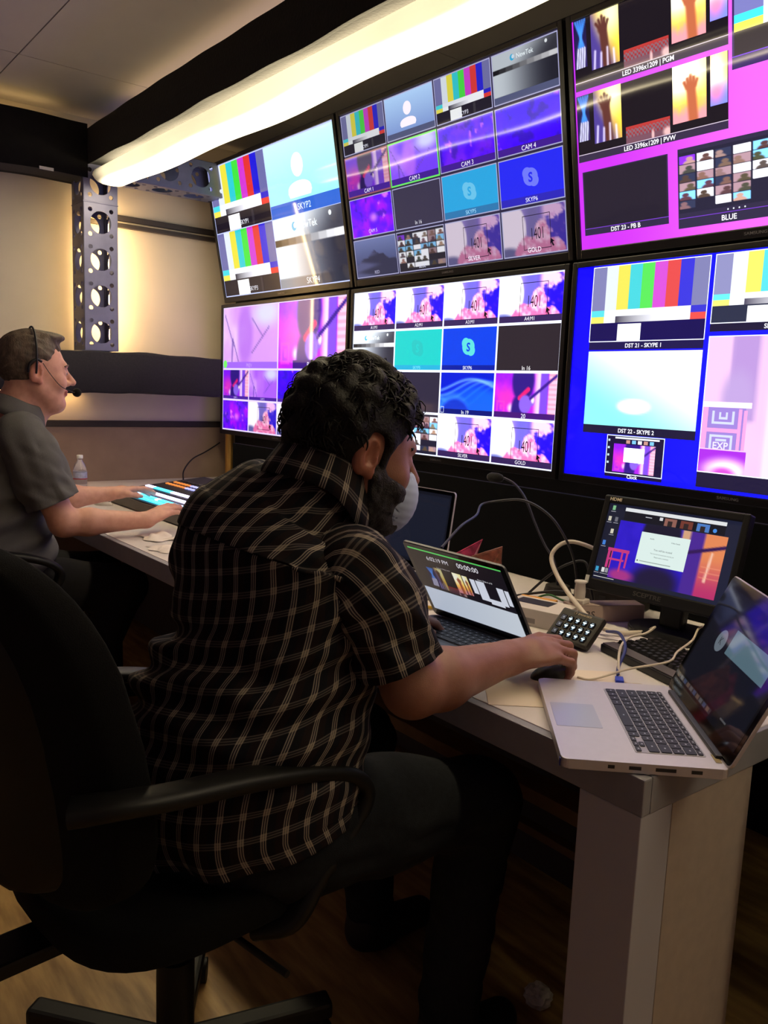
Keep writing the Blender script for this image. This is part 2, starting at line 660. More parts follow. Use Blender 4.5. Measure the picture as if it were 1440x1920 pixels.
def bars(cv, u0, v0, u1, v1, g=1.0, dim=1.0, soft=0.0, dk=None):
    """studio colour bar chart"""
    W, H = u1 - u0, v1 - v0
    x = [0, .125]
    for k in range(7):
        x.append(.125 + .75 * (k + 1) / 7)
    x.append(1.0)

    def c(q):
        return tuple(np.clip(np.array(q) * dim + soft * np.array((255, 255, 255)), 0, 255))
    cv.rect(u0, v0, u1, v1, dk or c((20, 14, 30)), g)
    for k in range(9):
        cv.rect(u0 + x[k] * W, v0, u0 + x[k + 1] * W, v0 + .58 * H, c(BAR[k]), g)
    cv.rect(u0, v0 + .58 * H, u0 + x[1] * W, v0 + .665 * H, c((60, 210, 220)), g)
    cv.rect(u0, v0 + .665 * H, u0 + x[1] * W, v0 + .75 * H, c((230, 220, 80)), g)
    cv.rect(u0 + x[1] * W, v0 + .58 * H, u0 + x[8] * W, v0 + .665 * H, c((225, 230, 240)), g, c((250, 250, 255)))
    cv.rect(u0 + x[1] * W, v0 + .665 * H, u0 + x[2] * W, v0 + .75 * H, c((240, 245, 250)), g)
    cv.rect(u0 + x[2] * W, v0 + .665 * H, u0 + .6 * W, v0 + .75 * H, c((25, 18, 45)), g, c((240, 240, 250)))
    cv.rect(u0 + .6 * W, v0 + .665 * H, u0 + x[8] * W, v0 + .75 * H, c((245, 245, 252)), g)
    cv.rect(u0 + x[8] * W, v0 + .58 * H, u1, v0 + .665 * H, c((25, 20, 195)), g)
    cv.rect(u0 + x[8] * W, v0 + .665 * H, u1, v0 + .75 * H, c((225, 50, 45)), g)
    cv.rect(u0 + .26 * W, v0 + .77 * H, u0 + .47 * W, v1, c((248, 250, 252)), g)
    if dk is None:
        cv.rect(u0 + .68 * W, v0 + .77 * H, u0 + .72 * W, v1, c((45, 40, 50)), g)


def newtek(cv, u0, v0, u1, v1, g=1.0, dim=1.0):
    W, H = u1 - u0, v1 - v0

    def f(X, Y):
        im = mix(const(X, rgb(235, 245, 255)), rgb(40, 40, 55), ss(.05, .95, X))
        top = (Y < .3)
        im = np.where(top[..., None], mix(const(X, rgb(225, 235, 245)), rgb(60, 60, 72), ss(.3, 1.0, X + .6 * (Y - .15))), im)
        b = ((Y >= .3) & (Y < .39))
        im = np.where(b[..., None], mix(const(X, rgb(25, 25, 32)), rgb(250, 250, 255), np.floor(X * 9) / 8.0), im)
        im = mix(im, rgb(45, 48, 62), ss(.85, .87, Y) * .55)
        return im * dim
    cv.pic(u0, v0, u1, v1, f, 46, 60, g)
    cv.circle(u0 + .32 * W, v0 + .15 * H, .035 * W, (60, 170, 215), g * dim, 14)
    cv.circle(u0 + .335 * W, v0 + .14 * H, .022 * W, (205, 220, 232), g * dim, 12)
    cv.text('NewTek', u0 + .52 * W, v0 + .15 * H, .1 * H, (235, 245, 250), g * dim, bold=.01)
    cv.circle(u0 + .84 * W, v0 + .08 * H, .02 * W, (225, 230, 235), g * dim, 12)


def avatar(cv, u0, v0, u1, v1, bg, bg2, fg, g=1.0):
    W, H = u1 - u0, v1 - v0
    cv.rect(u0, v0, u1, v1, bg, g, bg2, horiz=False)
    cv.circle(u0 + .47 * W, v0 + .36 * H, .085 * W, fg, g, 20, ry=.16 * H)
    cx0, cy0 = u0 + .47 * W, v0 + .72 * H
    pts = [(cx0 + .17 * W * cos(a), cy0 - .15 * H * max(0, sin(a)) ** .7) for a in np.linspace(0, pi, 14)]
    pts += [(cx0 - .17 * W + .02 * W, cy0 + .06 * H), (cx0 + .15 * W, cy0 + .06 * H)]
    cv.poly(pts, fg, g)


def skype(cv, u0, v0, u1, v1, bg, fg, g=1.0):
    W, H = u1 - u0, v1 - v0
    cv.rect(u0, v0, u1, v1, bg, g)
    x, y = u0 + .5 * W, v0 + .45 * H
    rx, ry = .115 * W, .19 * H
    cv.circle(x, y, rx, fg, g, 26, ry=ry)
    cv.circle(x - .055 * W, y - .09 * H, .072 * W, fg, g, 18, ry=.125 * H)
    cv.circle(x + .055 * W, y + .09 * H, .072 * W, fg, g, 18, ry=.125 * H)
    cv.text('S', x, y, .2 * H, bg, g, bold=.03)


def t1401(cv, u0, v0, u1, v1, g=1.0, dim=0.0, lab=None, nx=44, ny=26):
    W, H = u1 - u0, v1 - v0
    cv.pic(u0, v0, u1, v1, p_1401, nx, ny, g, dim=dim)
    cv.frame(u0 + .33 * W, v0 + .15 * H, u0 + .77 * W, v0 + .9 * H, .008 * W, (30, 18, 45))
    cv.text('1401', u0 + .56 * W, v0 + .55 * H, .26 * H, (22, 12, 36), sx=.6)
    cv.poly([(u0 + .76 * W, v0 + .7 * H), (u0 + .82 * W, v0 + .78 * H), (u0 + .79 * W, v0 + .79 * H), (u0 + .815 * W, v0 + .87 * H), (u0 + .79 * W, v0 + .88 * H), (u0 + .77 * W, v0 + .8 * H), (u0 + .75 * W, v0 + .84 * H)], (15, 10, 25))
    if lab:
        cv.rect(u0, v0 + .86 * H, u1, v1, (75, 50, 120), .45)
        cv.text(lab, u0 + .5 * W, v0 + .925 * H, .085 * H, (235, 232, 245))


def strip(cv, u0, v0, u1, v1, lab, c=(40, 40, 80), g=1.0, tc=(220, 225, 235), k=.14, tk=.085):
    H = v1 - v0
    if c is not None:
        cv.rect(u0, v1 - k * H, u1, v1, c, g)
    cv.text(lab, (u0 + u1) / 2, v1 - k * .5 * H, tk * H, tc, g)
# ================================================================== the setting
XL, XR, YB, YF, ZC = -0.16, 6.2, 0.16, -4.2, 2.62
m_wallL = mat('painted_wall', (222, 209, 192), .65, var=.05, vscale=3, bump=.08, bscale=60)
m_wallD = mat('dark_fabric_wall', (12, 12, 16), .9, var=.15, vscale=40, bump=.2, bscale=300)
m_ceil = mat('ceiling_panel_paint', (198, 190, 186), .6, var=.03, vscale=4)
m_black = mat('black_cloth', (19, 17, 17), .95, spec=.2, var=.25, vscale=25, bump=.35, bscale=90, sheen=.1)
m_rail = mat('dark_rail', (70, 62, 60), .5, metal=.3)
m_ledge = mat('ledge_carpet', (34, 30, 38), .9, var=.2, vscale=120, bump=.3, bscale=400)

# wood floor: worn honey-coloured boards
m_floor = bpy.data.materials.new('wood_floor')
m_floor.use_nodes = True
nt = m_floor.node_tree
b = nt.nodes['Principled BSDF']
tc = nt.nodes.new('ShaderNodeTexCoord')
mp = nt.nodes.new('ShaderNodeMapping')
mp.inputs['Rotation'].default_value = (0, 0, radians(20))
mp.inputs['Scale'].default_value = (2.2, 14, 1)
nt.links.new(tc.outputs['Object'], mp.inputs[0])
n1 = nt.nodes.new('ShaderNodeTexNoise')
n1.inputs['Scale'].default_value = 2.2
n1.inputs['Detail'].default_value = 7
nt.links.new(mp.outputs[0], n1.inputs['Vector'])
rp = nt.nodes.new('ShaderNodeValToRGB')
rp.color_ramp.elements[0].position = .28
rp.color_ramp.elements[1].position = .66
rp.color_ramp.elements[0].color = (*lin((128, 92, 52)), 1)
rp.color_ramp.elements[1].color = (*lin((196, 158, 100)), 1)
nt.links.new(n1.outputs['Fac'], rp.inputs[0])
nt.links.new(rp.outputs[0], b.inputs['Base Color'])
b.inputs['Roughness'].default_value = .42

T = .12
struct(MB().bx((XL - T, YF - T, -.08), (XR + T, YB + T, 0)).build('floor', m_floor))
wl = struct(MB().bx((XL - T, YF - T, 0), (XL, YB + T, ZC + .3)).build('wall_left', m_wallL))
struct(MB().bx((XL, YB, 0), (XR, YB + T, ZC + .3)).build('wall_back', m_wallD))
struct(MB().bx((XR, YF - T, 0), (XR + T, YB + T, ZC + .3)).build('wall_right', mat('grey_wall', (205, 200, 208), .7, var=.05, vscale=3)))
struct(MB().bx((XL, YF - T, 0), (XR, YF, ZC + .3)).build('wall_front', mat('grey_wall', (120, 112, 108), .7)))
ceil = struct(MB().bx((XL, YF, ZC + .02), (XR, YB, ZC + .2)).build('ceiling', mat('ceiling_seam', (90, 84, 82), .8)))
xs = [XL, .5, 1.72, 2.94, 4.16, 5.38, XR]
ys = [YF, -3.65, -2.43, -1.21, -.62, YB]
for i in range(len(xs) - 1):
    for j in range(len(ys) - 1):
        g = .0025
        MB().bx((xs[i] + g, ys[j] + g, ZC), (xs[i + 1] - g, ys[j + 1] - g, ZC + .021)).build('ceiling_panel', m_ceil, ceil)

# end wall: rails, carpeted ledge, lower padded panel
struct(MB().bx((XL, -.75, 2.135), (XL + .018, YB, 2.165), bev=.003).bx((XL, -.75, 2.10), (XL + .03, YB, 2.122), bev=.003).build('trim_1', m_rail))
struct(MB().bx((XL, -3.9, 1.04), (XL + .02, YB, 1.075), bev=.004).build('trim_2', mat('trim_black', (38, 30, 28), .6)))
ledge = MB()
P = []
nn = 90
for k in range(nn + 1):
    y = -3.9 + (-.09 + 3.9) * k / nn
    w1 = .004 * sin(y * 9) + .003 * sin(y * 23 + 1)
    P.append([(XL, y, 1.225), (.145 + w1, y, 1.228 + w1), (.155 + w1, y, 1.24), (.155 + w1 * .5, y, 1.425), (.145, y, 1.436 + w1), (XL, y, 1.44)])
ledge.grid(P)
ledge.add(P[0], [(0, 1, 2, 3, 4, 5)])
ledge.add(P[-1], [(5, 4, 3, 2, 1, 0)])
struct(ledge.build('trim_3', m_ledge))
struct(MB().bx((XL, -3.9, .0), (XL + .012, YB, 1.04)).build('wall_panel_left', mat('padded_wall', (150, 128, 112), .85, var=.08, vscale=9, bump=.15, bscale=220)))

# ---------------------------------------------------------------- perforated truss
m_steel = mat('galvanised_plate', (122, 122, 150), .45, metal=.35, var=.12, vscale=14)


def plate_mesh(cells, w, h, th=.004):
    """flat sheet in xz, cells stacked in z, each with a big lobed hole and four small ones"""
    cu = bpy.data.curves.new('p', 'CURVE')
    cu.dimensions = '2D'
    cu.fill_mode = 'BOTH'
    cu.extrude = th / 2
    cu.resolution_u = 1

    def poly(pts):
        sp = cu.splines.new('POLY')
        sp.points.add(len(pts) - 1)
        for q, (x, y) in zip(sp.points, pts):
            q.co = (x, y, 0, 1)
        sp.use_cyclic_u = True
    poly([(-w / 2, 0), (w / 2, 0), (w / 2, h * cells), (-w / 2, h * cells)])
    for k in range(cells):
        c = h * (k + .5)
        R = w * .325
        poly([(R * cos(2 * pi * i / 28) * .97, c + R * sin(2 * pi * i / 28)) for i in range(28)])
        for sx in (-1, 1):
            for sz in (-1, 1):
                poly([(sx * w * .315 + .011 * cos(2 * pi * i / 10), c + sz * w * .35 + .011 * sin(2 * pi * i / 10)) for i in range(10)])
    ob = bpy.data.objects.new('p', cu)
    me = bpy.data.meshes.new_from_object(ob)
    bpy.data.objects.remove(ob)
    me.transform(Matrix.Rotation(pi / 2, 4, 'X'))
    me.materials.clear()
    me.materials.append(m_steel)
    return me


def box_truss(root, cells, w, h, z0, z1, M):
    """four plates around the local z axis plus rounded corner rods"""
    me = plate_mesh(cells, w - .006, h)
    for k in range(4):
        o = link(bpy.data.objects.new('perforated_plate', me), root)
        o.matrix_basis = M @ Matrix.Rotation(k * pi / 2, 4, 'Z') @ Matrix.Translation((0, -w / 2 + .002, z0))
    for sx in (-1, 1):
        for sy in (-1, 1):
            o = MB().cyl((sx * (w / 2 - .005), sy * (w / 2 - .005), z0), (sx * (w / 2 - .005), sy * (w / 2 - .005), z0 + cells * h), .0055, 8).build('corner_rod', m_steel, root)
            o.matrix_basis = M


TW = .172
PX, PY = .034, -.738
pil = thing('truss_pillar', 'upright perforated steel truss pillar standing on the dark ledge', 'pillar', (PX, PY, 1.44))
box_truss(pil, 4, TW, .178, 0, 0, Matrix.Identity(4))
MB().bx((-TW / 2 - .002, -TW / 2 - .002, .712), (TW / 2 + .002, TW / 2 + .002, .718), bev=.002).build('joint_plate', m_steel, pil)
cb = thing('truss_corner_block', 'perforated steel corner block joining the truss pillar to the beams', 'truss', (PX, PY, 2.1585))
box_truss(cb, 1, TW, .178, 0, 0, Matrix.Identity(4))
tb = thing('truss_beam', 'short bare perforated truss beam running from the pillar to the screen wall', 'truss', (PX, PY + .09, 2.375))
box_truss(tb, 4, TW, .178, 0, 0, Matrix.Rotation(-pi / 2, 4, 'X'))


# ---------------------------------------------------------------- beams wrapped in black cloth
def cloth_beam(name, label, a, b, w, z0, z1, n, seed, axis):
    r = np.random.default_rng(seed)
    ph = r.random(8) * 6
    P = []
    for k in range(n + 1):
        t = a + (b - a) * k / n
        s1 = .003 * sin(t * 5.1 + ph[0]) + .0025 * sin(t * 13.7 + ph[1])
        s2 = .005 * sin(t * 3.3 + ph[2]) + .003 * sin(t * 17 + ph[3])
        ring = []
        for (x, z) in ((-w, z0 + s1), (-w - .004, (z0 + z1) / 2), (-w, z1 + s2 * .5), (-w + .02, z1 + .006 + s2 * .5), (w - .02, z1 + .006 + s2 * .5), (w, z1 + s2 * .5), (w, z0 + s1), (w - .02, z0 + s1 + .005), (-w + .02, z0 + s1 + .005)):
            ring.append((t, x, z) if axis == 'x' else (x, t, z))
        P.append(ring)
    mb = MB().grid(P, wrap_v=True, smooth=False)
    mb.add(P[0], [tuple(range(9))])
    mb.add(P[-1], [tuple(range(9))[::-1]])
    o = mb.build(name, m_black)
    tag(o, label, 'beam')
    return o


bX = cloth_beam('cloth_wrapped_beam', 'long overhead beam wrapped in black cloth above the warm light tube', -.06, 5.6, .088, 2.325, 2.495, 130, 3, 'x')
bX.location = (0, -.712, 0)
bY = cloth_beam('cloth_wrapped_beam', 'black cloth-wrapped beam running along the pale end wall to the left', -3.8, -.802, .1, 2.262, 2.512, 90, 4, 'y')
bY.location = (.03, 0, 0)
tagm = MB().bx((.132, -1.03, 2.262), (.134, -.965, 2.276)).build('paper_tag', mat('white_paper', (225, 222, 215), .7))
tag(tagm, 'small white paper tag stuck to the lower edge of the black beam', 'tag')

# ---------------------------------------------------------------- warm light tube under the beam
m_tube = bpy.data.materials.new('lit_diffuser')
m_tube.use_nodes = True
nt = m_tube.node_tree
b = nt.nodes['Principled BSDF']
b.inputs['Base Color'].default_value = (*lin((240, 225, 195)), 1)
b.inputs['Roughness'].default_value = .6
tc = nt.nodes.new('ShaderNodeTexCoord')
sx_ = nt.nodes.new('ShaderNodeSeparateXYZ')
nt.links.new(tc.outputs['Object'], sx_.inputs[0])
mr = nt.nodes.new('ShaderNodeMapRange')          # the lamps inside start a hand's width from the closed end
mr.inputs['From Min'].default_value = .155
mr.inputs['From Max'].default_value = .36
mr.inputs['To Min'].default_value = .008
mr.inputs['To Max'].default_value = 1.0
mr.interpolation_type = 'SMOOTHSTEP'
nt.links.new(sx_.outputs['X'], mr.inputs['Value'])
ns = nt.nodes.new('ShaderNodeTexNoise')
ns.inputs['Scale'].default_value = 1.6
nt.links.new(tc.outputs['Object'], ns.inputs['Vector'])
mm = nt.nodes.new('ShaderNodeMath')
mm.operation = 'MULTIPLY_ADD'
mm.inputs[1].default_value = .9
mm.inputs[2].default_value = .55
nt.links.new(ns.outputs['Fac'], mm.inputs[0])
m2 = nt.nodes.new('ShaderNodeMath')
m2.operation = 'MULTIPLY'
# hot core along the lamp line, dimmer towards the two long edges of the diffuser
my = nt.nodes.new('ShaderNodeMath')
my.operation = 'ADD'
my.inputs[1].default_value = .712
nt.links.new(sx_.outputs['Y'], my.inputs[0])
ma = nt.nodes.new('ShaderNodeMath')
ma.operation = 'ABSOLUTE'
nt.links.new(my.outputs[0], ma.inputs[0])
mc = nt.nodes.new('ShaderNodeMapRange')
mc.interpolation_type = 'SMOOTHSTEP'
mc.inputs['From Min'].default_value = .012
mc.inputs['From Max'].default_value = .075
mc.inputs['To Min'].default_value = 1.0
mc.inputs['To Max'].default_value = .045
nt.links.new(ma.outputs[0], mc.inputs['Value'])
me_ = nt.nodes.new('ShaderNodeMath')
me_.operation = 'MULTIPLY'
nt.links.new(mr.outputs[0], me_.inputs[0])
nt.links.new(mc.outputs[0], me_.inputs[1])
nt.links.new(me_.outputs[0], m2.inputs[0])
nt.links.new(mm.outputs[0], m2.inputs[1])
m3 = nt.nodes.new('ShaderNodeMath')
m3.operation = 'MULTIPLY'
m3.inputs[1].default_value = TUBE_EMIT
nt.links.new(m2.outputs[0], m3.inputs[0])
b.inputs['Emission Color'].default_value = (1.0, .84, .52, 1)
nt.links.new(m3.outputs[0], b.inputs['Emission Strength'])
P = []
N = 120
for k in range(N + 1):
    x = .135 + (5.5 - .135) * (k / N) ** 1.25
    e = min(1.0, ((x - .135) / .05 + .02)) ** .5
    sag = .006 * sin(x * 6.3) + .005 * sin(x * 2.4 + 1)
    ring = []
    for i in range(20):
        a = 2 * pi * i / 20
        z = .046 * sin(a)
        ring.append((x, -.712 + .090 * e * math.copysign(abs(cos(a)) ** .7, cos(a)), 2.266 + (z * e if z > 0 else (z + sag) * e)))
    P.append(ring)
mb = MB().grid(P, wrap_v=True)
mb.add(P[0], [tuple(range(20))])
mb.add(P[-1], [tuple(range(20))[::-1]])
tl = mb.build('light_tube', m_tube)
tag(tl, 'glowing warm white light tube in a soft diffuser under the black beam', 'light')

m_strip = mat('lit_warm_strip', (255, 235, 200), .5, emit=(255, 214, 140), estr=STRIP_EMIT)
m_shell = mat('strip_housing', (150, 148, 145), .5, metal=.4)


# strip lying on top of the long beam, shining up at the ceiling
s1 = thing('strip_light', 'warm strip light lying on top of the long black beam', 'light', (0, -.66, 2.52))
MB().bx((.3, -.018, -.012), (5.4, .018, 0), bev=.002).build('housing', m_shell, s1)
MB().bx((.32, -.012, 0), (5.38, .012, .008), bev=.003).build('diffuser', mat('lit_ceiling_strip', (255, 235, 200), .5, emit=(255, 214, 140), estr=4.0), s1)
s2 = thing('strip_light', 'upright warm strip light behind the truss pillar against the end wall', 'light', (-.035, -.632, 1.46))
MB().bx((-.0, -.012, 0), (0.012, .012, .72), bev=.002).build('housing', m_shell, s2)
MB().bx((-.014, -.01, .01), (-.0, .012, .71), bev=.003).build('diffuser', m_strip, s2)
s3 = thing('strip_light', 'warm strip light under the dark ledge behind the man in the grey shirt', 'light', (0, 0, 1.222))
MB().bx((-.13, -1.75, .004), (-.09, -.75, .012), bev=.002).build('housing', m_shell, s3)
MB().bx((-.124, -1.74, .0018), (-.096, -.76, .0045), bev=.001).build('diffuser', mat('lit_ledge_strip', (255, 235, 200), .5, emit=(255, 205, 130), estr=14), s3)
s4 = thing('strip_light', 'warm strip light on top of the side beam near the ceiling corner', 'light', (-.02, 0, 2.535))
MB().bx((-.03, -2.4, -.012), (0, -.9, 0), bev=.002).build('housing', m_shell, s4)
MB().bx((-.025, -2.39, 0), (-.005, -.91, .008), bev=.002).build('diffuser', mat('lit_ceiling_strip', (255, 235, 200), .5), s4)

# ================================================================== televisions
TVW, TVH, GX, GY, TILT = 1.21, .6806, .0531, .0625, .18541
Z1 = 1.72
m_bezel = mat('tv_bezel', (17, 15, 18), .28, spec=.5)
m_tvback = mat('tv_back', (20, 20, 22), .5)
m_logo = mat('logo_grey', (120, 118, 125), .4, metal=.5)
m_tvscreen = screen_mat('tv_screen', 1.0, rough=.06, spec=.5)


def logo(name, s, h, M, m, parent, sx=1.0, bold=0.0, th=.0006):
    V, F = text_geo(s, bold)
    k = h / .72
    xm = (V[:, 0].min() + V[:, 0].max()) / 2
    mb = MB()
    mb.add([((x - xm) * k * sx, 0, y * k - h / 2) for x, y in V], F, False, M)
    mb.add([((x - xm) * k * sx, th, y * k - h / 2) for x, y in V], [f[::-1] for f in F], False, M)
    return mb.build(name, m, parent)


def television(col, row, label, draw):
    x = col * (TVW + GX)
    if row == 1:
        r = thing('television', label, 'television', (x, 0, Z1), group='wall of six televisions')
    else:
        r = thing('television', label, 'television', (x - .0075, .0203 - TVH * sin(TILT), Z1 + GY + TVH * cos(TILT)), group='wall of six televisions', rotx=TILT)
    bl, bt, bb = .019, .019, .026
    if row == 0:
        bb = .03
    fr = MB()
    y0, y1 = -.007, .03
    fr.bx((-bl, y0, -TVH - bb), (0, y1, bt), bev=.003).bx((TVW, y0, -TVH - bb), (TVW + bl, y1, bt), bev=.003)
    fr.bx((0, y0, 0), (TVW, y1, bt), bev=.003).bx((0, y0, -TVH - bb), (TVW, y1, -TVH), bev=.003)
    fr.build('bezel', m_bezel, r)
    MB().bx((-.01, .002, -TVH - .012), (TVW + .01, .045, .01), bev=.01).build('back_cover', m_tvback, r)
    if row == 1:
        MB().bx((TVW / 2 - .2, .044, -TVH / 2 - .2), (TVW / 2 + .2, .159, -TVH / 2 + .2), bev=.004).build('wall_mount', m_tvback, r)
    else:
        mbm = MB().bx((TVW / 2 - .2, .044, -TVH + .05), (TVW / 2 + .2, .075, -TVH / 2 + .2), bev=.004)
        for sgn in (-.15, .15):
            mbm.bx((TVW / 2 + sgn - .015, .07, -TVH + .1), (TVW / 2 + sgn + .015, .12, -TVH + .25))
        mbm.build('wall_mount', m_tvback, r)
    logo('logo', 'SAMSUNG', .0085, Matrix.Translation((TVW / 2, y0 - .0008, -TVH - bb / 2)), m_logo, r, sx=1.25, bold=.01)
    cv = Canvas(TVW, TVH)
    draw(cv)
    cv.build('screen', m_tvscreen, r)
    return r


WH = (235, 238, 250)


def tvA(cv):   # four skype sources
    cv.rect(0, 0, 1, 1, (180, 190, 235), 1)
    b = .004
    bars(cv, b, b * 2, .5 - b, .5 - b, .9)
    avatar(cv, .5, .01, 1 - b, .5, (196, 246, 250), (140, 230, 236), (255, 255, 255), .95)
    cv.rect(.5, .41, 1 - b, .5, (45, 95, 195), 1)
    cv.text('SKYP2', .75, .455, .045, (215, 235, 255))
    bars(cv, b, .5 + b, .5 - b, 1 - b * 2, .9)
    newtek(cv, .5, .5 + b, 1 - b, 1 - b * 2, .95)
    cv.text('SKYP4', .75, .955, .045, (215, 222, 235))
    for v, t in ((.47, 'SKYP1'), (.97, 'SKYP3')):
        cv.text(t, .27, v - .015, .035, (215, 215, 225))


def cell(i, j, n=4, gx=.006, gy=.012):
    return (i / n + gx, j / n + gy, (i + 1) / n - gx, (j + 1) / n - gy)


def fr4(cv, c, col=WH, t=.003, g=1.0):
    cv.frame(c[0] - t, c[1] - t * 1.78, c[2] + t, c[3] + t * 1.78, t, col, g)


def tvB(cv):   # sixteen-source multiview, slightly dim
    cv.rect(0, 0, 1, 1, (38, 34, 58), 1)
    for j in range(4):
        for i in range(4):
            c = cell(i, j)
            w = (150, 150, 185)
            W, H = c[2] - c[0], c[3] - c[1]
            if j == 0:
                if i == 0:
                    bars(cv, *c, 1, .68, .08)
                elif i == 1:
                    avatar(cv, *c, (150, 180, 215), (105, 125, 180), (225, 215, 225), 1.0)
                elif i == 2:
                    bars(cv, *c, 1, .78, .05)
                else:
                    newtek(cv, *c, 1, .7)
                cv.text('SKYP%d' % (i + 1), (c[0] + c[2]) / 2, c[3] - .02, .02, (200, 200, 215))
                if i in (1, 3):
                    cv.rect(c[0], c[3] - .14 * H, c[2], c[3], (85, 90, 125), .7)
            elif j == 1:
                if i == 0:
                    cv.pic(*c, p_guitar, 40, 24, .55, base=(120, 50, 225), dark=.8)
                elif i == 1:
                    cv.pic(*c, p_tripod, 40, 24, .85, bg=(110, 60, 235), bg2=(170, 115, 240))
                elif i == 2:
                    cv.pic(*c, p_violet, 40, 24, .78, seed=31, a=(75, 5, 245), b=(110, 30, 240))
                else:
                    cv.pic(*c, p_violet, 40, 24, .82, seed=51, a=(60, 0, 250), b=(75, 10, 255))
                cv.rect(c[0], c[3] - .15 * H, c[2], c[3], (62, 25, 140), .8)
                cv.text('CAM %d' % (i + 1), (c[0] + c[2]) / 2, c[3] - .075 * H, .024, (225, 225, 240))
                if i == 0:
                    w = (130, 70, 90)
                if i == 1:
                    w = (95, 205, 90)
            elif j == 2:
                if i == 0:
                    cv.pic(*c, p_violet, 40, 24, 1, seed=71, a=(85, 5, 230), b=(150, 10, 250), hot=.6)
                    cv.text('CAM 5', (c[0] + c[2]) / 2, c[3] - .025, .022, (205, 190, 235))
                elif i == 1:
                    cv.rect(*c, (48, 44, 66), 1)
                    cv.text('In 16', (c[0] + c[2]) / 2, c[3] - .02, .022, (205, 205, 215))
                elif i == 2:
                    skype(cv, *c, (40, 165, 225), (105, 195, 235), .75)
                    cv.rect(c[0], c[3] - .16 * H, c[2], c[3], (40, 105, 155))
                    cv.text('SKYP5', (c[0] + c[2]) / 2, c[3] - .08 * H, .022, (150, 200, 230))
                else:
                    skype(cv, *c, (35, 40, 240), (110, 120, 245), .78)
                    cv.rect(c[0], c[3] - .16 * H, c[2], c[3], (38, 32, 165))
                    cv.text('SKYP6', (c[0] + c[2]) / 2, c[3] - .08 * H, .022, (215, 215, 240))
            else:
                if i == 0:
                    cv.pic(*c, p_mount, 40, 26)
                    cv.text('RED', (c[0] + c[2]) / 2, c[3] - .022, .02, (165, 165, 195))
                elif i == 1:
                    cv.pic(*c, p_call, 66, 44, .85, dim=.25)
                    cv.text('BLUE', (c[0] + c[2]) / 2, c[3] - .02, .02, (190, 190, 210))
                else:
                    t1401(cv, *c, .78, .55)
                    cv.text(('SILVER', 'GOLD')[i - 2], (c[0] + c[2]) / 2, c[3] - .022, .024, (235, 225, 240))
            fr4(cv, c, w, .003 if w == (150, 150, 185) else .005)


def tvC(cv):   # magenta background with LED wall windows
    cv.pic(0, 0, 1, 1, lambda X, Y: mix(const(X, rgb(196, 48, 238)), rgb(238, 105, 250), ss(.05, .55, X)), 20, 12, .95)

    def led(v0, v1, vl, lab):
        H = v1 - v0
        cv.rect(.004, v0, .431, vl, (24, 18, 26), 1)
        cv.pic(.006, v0 + .002, .044, v0 + .77 * H, p_blueline, 14, 26)
        cv.pic(.058, v0 - .002 + .0, .143, v0 + .86 * H, p_hands, 30, 44, 1.2)
        cv.pic(.155, v0 + .72 * H, .281, v0 + 1.0 * H, p_crowd, 60, 16, .9)
        cv.pic(.289, v0 + .0, .377, v0 + .87 * H, p_hand2, 30, 44, 1.5)
        cv.pic(.387, v0, .429, v0 + .74 * H, p_flare, 14, 26, 1.5)
        cv.line(.004, v1, .431, v1, .0018, (200, 185, 205))
        cv.rect(.004, v1 + .002, .431, vl, (52, 42, 66), 1)
        cv.text(lab, .222, (v1 + vl) / 2, .02, (240, 238, 245), bold=.02)
    led(.0, .262, .296, 'LED 3396x1209 | PGM')
    led(.317, .573, .605, 'LED 3396x1209 | PVW')
    cv.rect(.44, 0, 1, .394, (58, 42, 96))
    bars(cv, .445, 0, .98, .349, 1.4)
    cv.line(.44, .349, 1, .349, .002, (120, 60, 225))
    cv.rect(.014, .65, .273, .938, (46, 38, 66))
    cv.rect(.018, .655, .269, .906, (34, 28, 42))
    cv.line(.016, .908, .273, .908, .0015, (120, 60, 205))
    cv.text('DST 23 - PB B', .145, .923, .02, (240, 238, 245), bold=.02)
    cv.rect(.3, .643, .72, .967, (46, 40, 66))
    cv.pic(.303, .66, .717, .905, p_call, 150, 78, 1.5, seed=19, cols=9, rows=6)
    cv.line(.302, .926, .72, .926, .0015, (120, 60, 205))
    for k in range(4):
        cv.circle(.43 + .014 * k, .915, .002, (215, 220, 230), 1)
    cv.text('BLUE', .433, .946, .022, (240, 238, 245), bold=.02)
    cv.rect(.74, .643, .98, .967, (46, 40, 66))
    cv.pic(.745, .65, .975, .92, p_violet, 40, 24, seed=5)


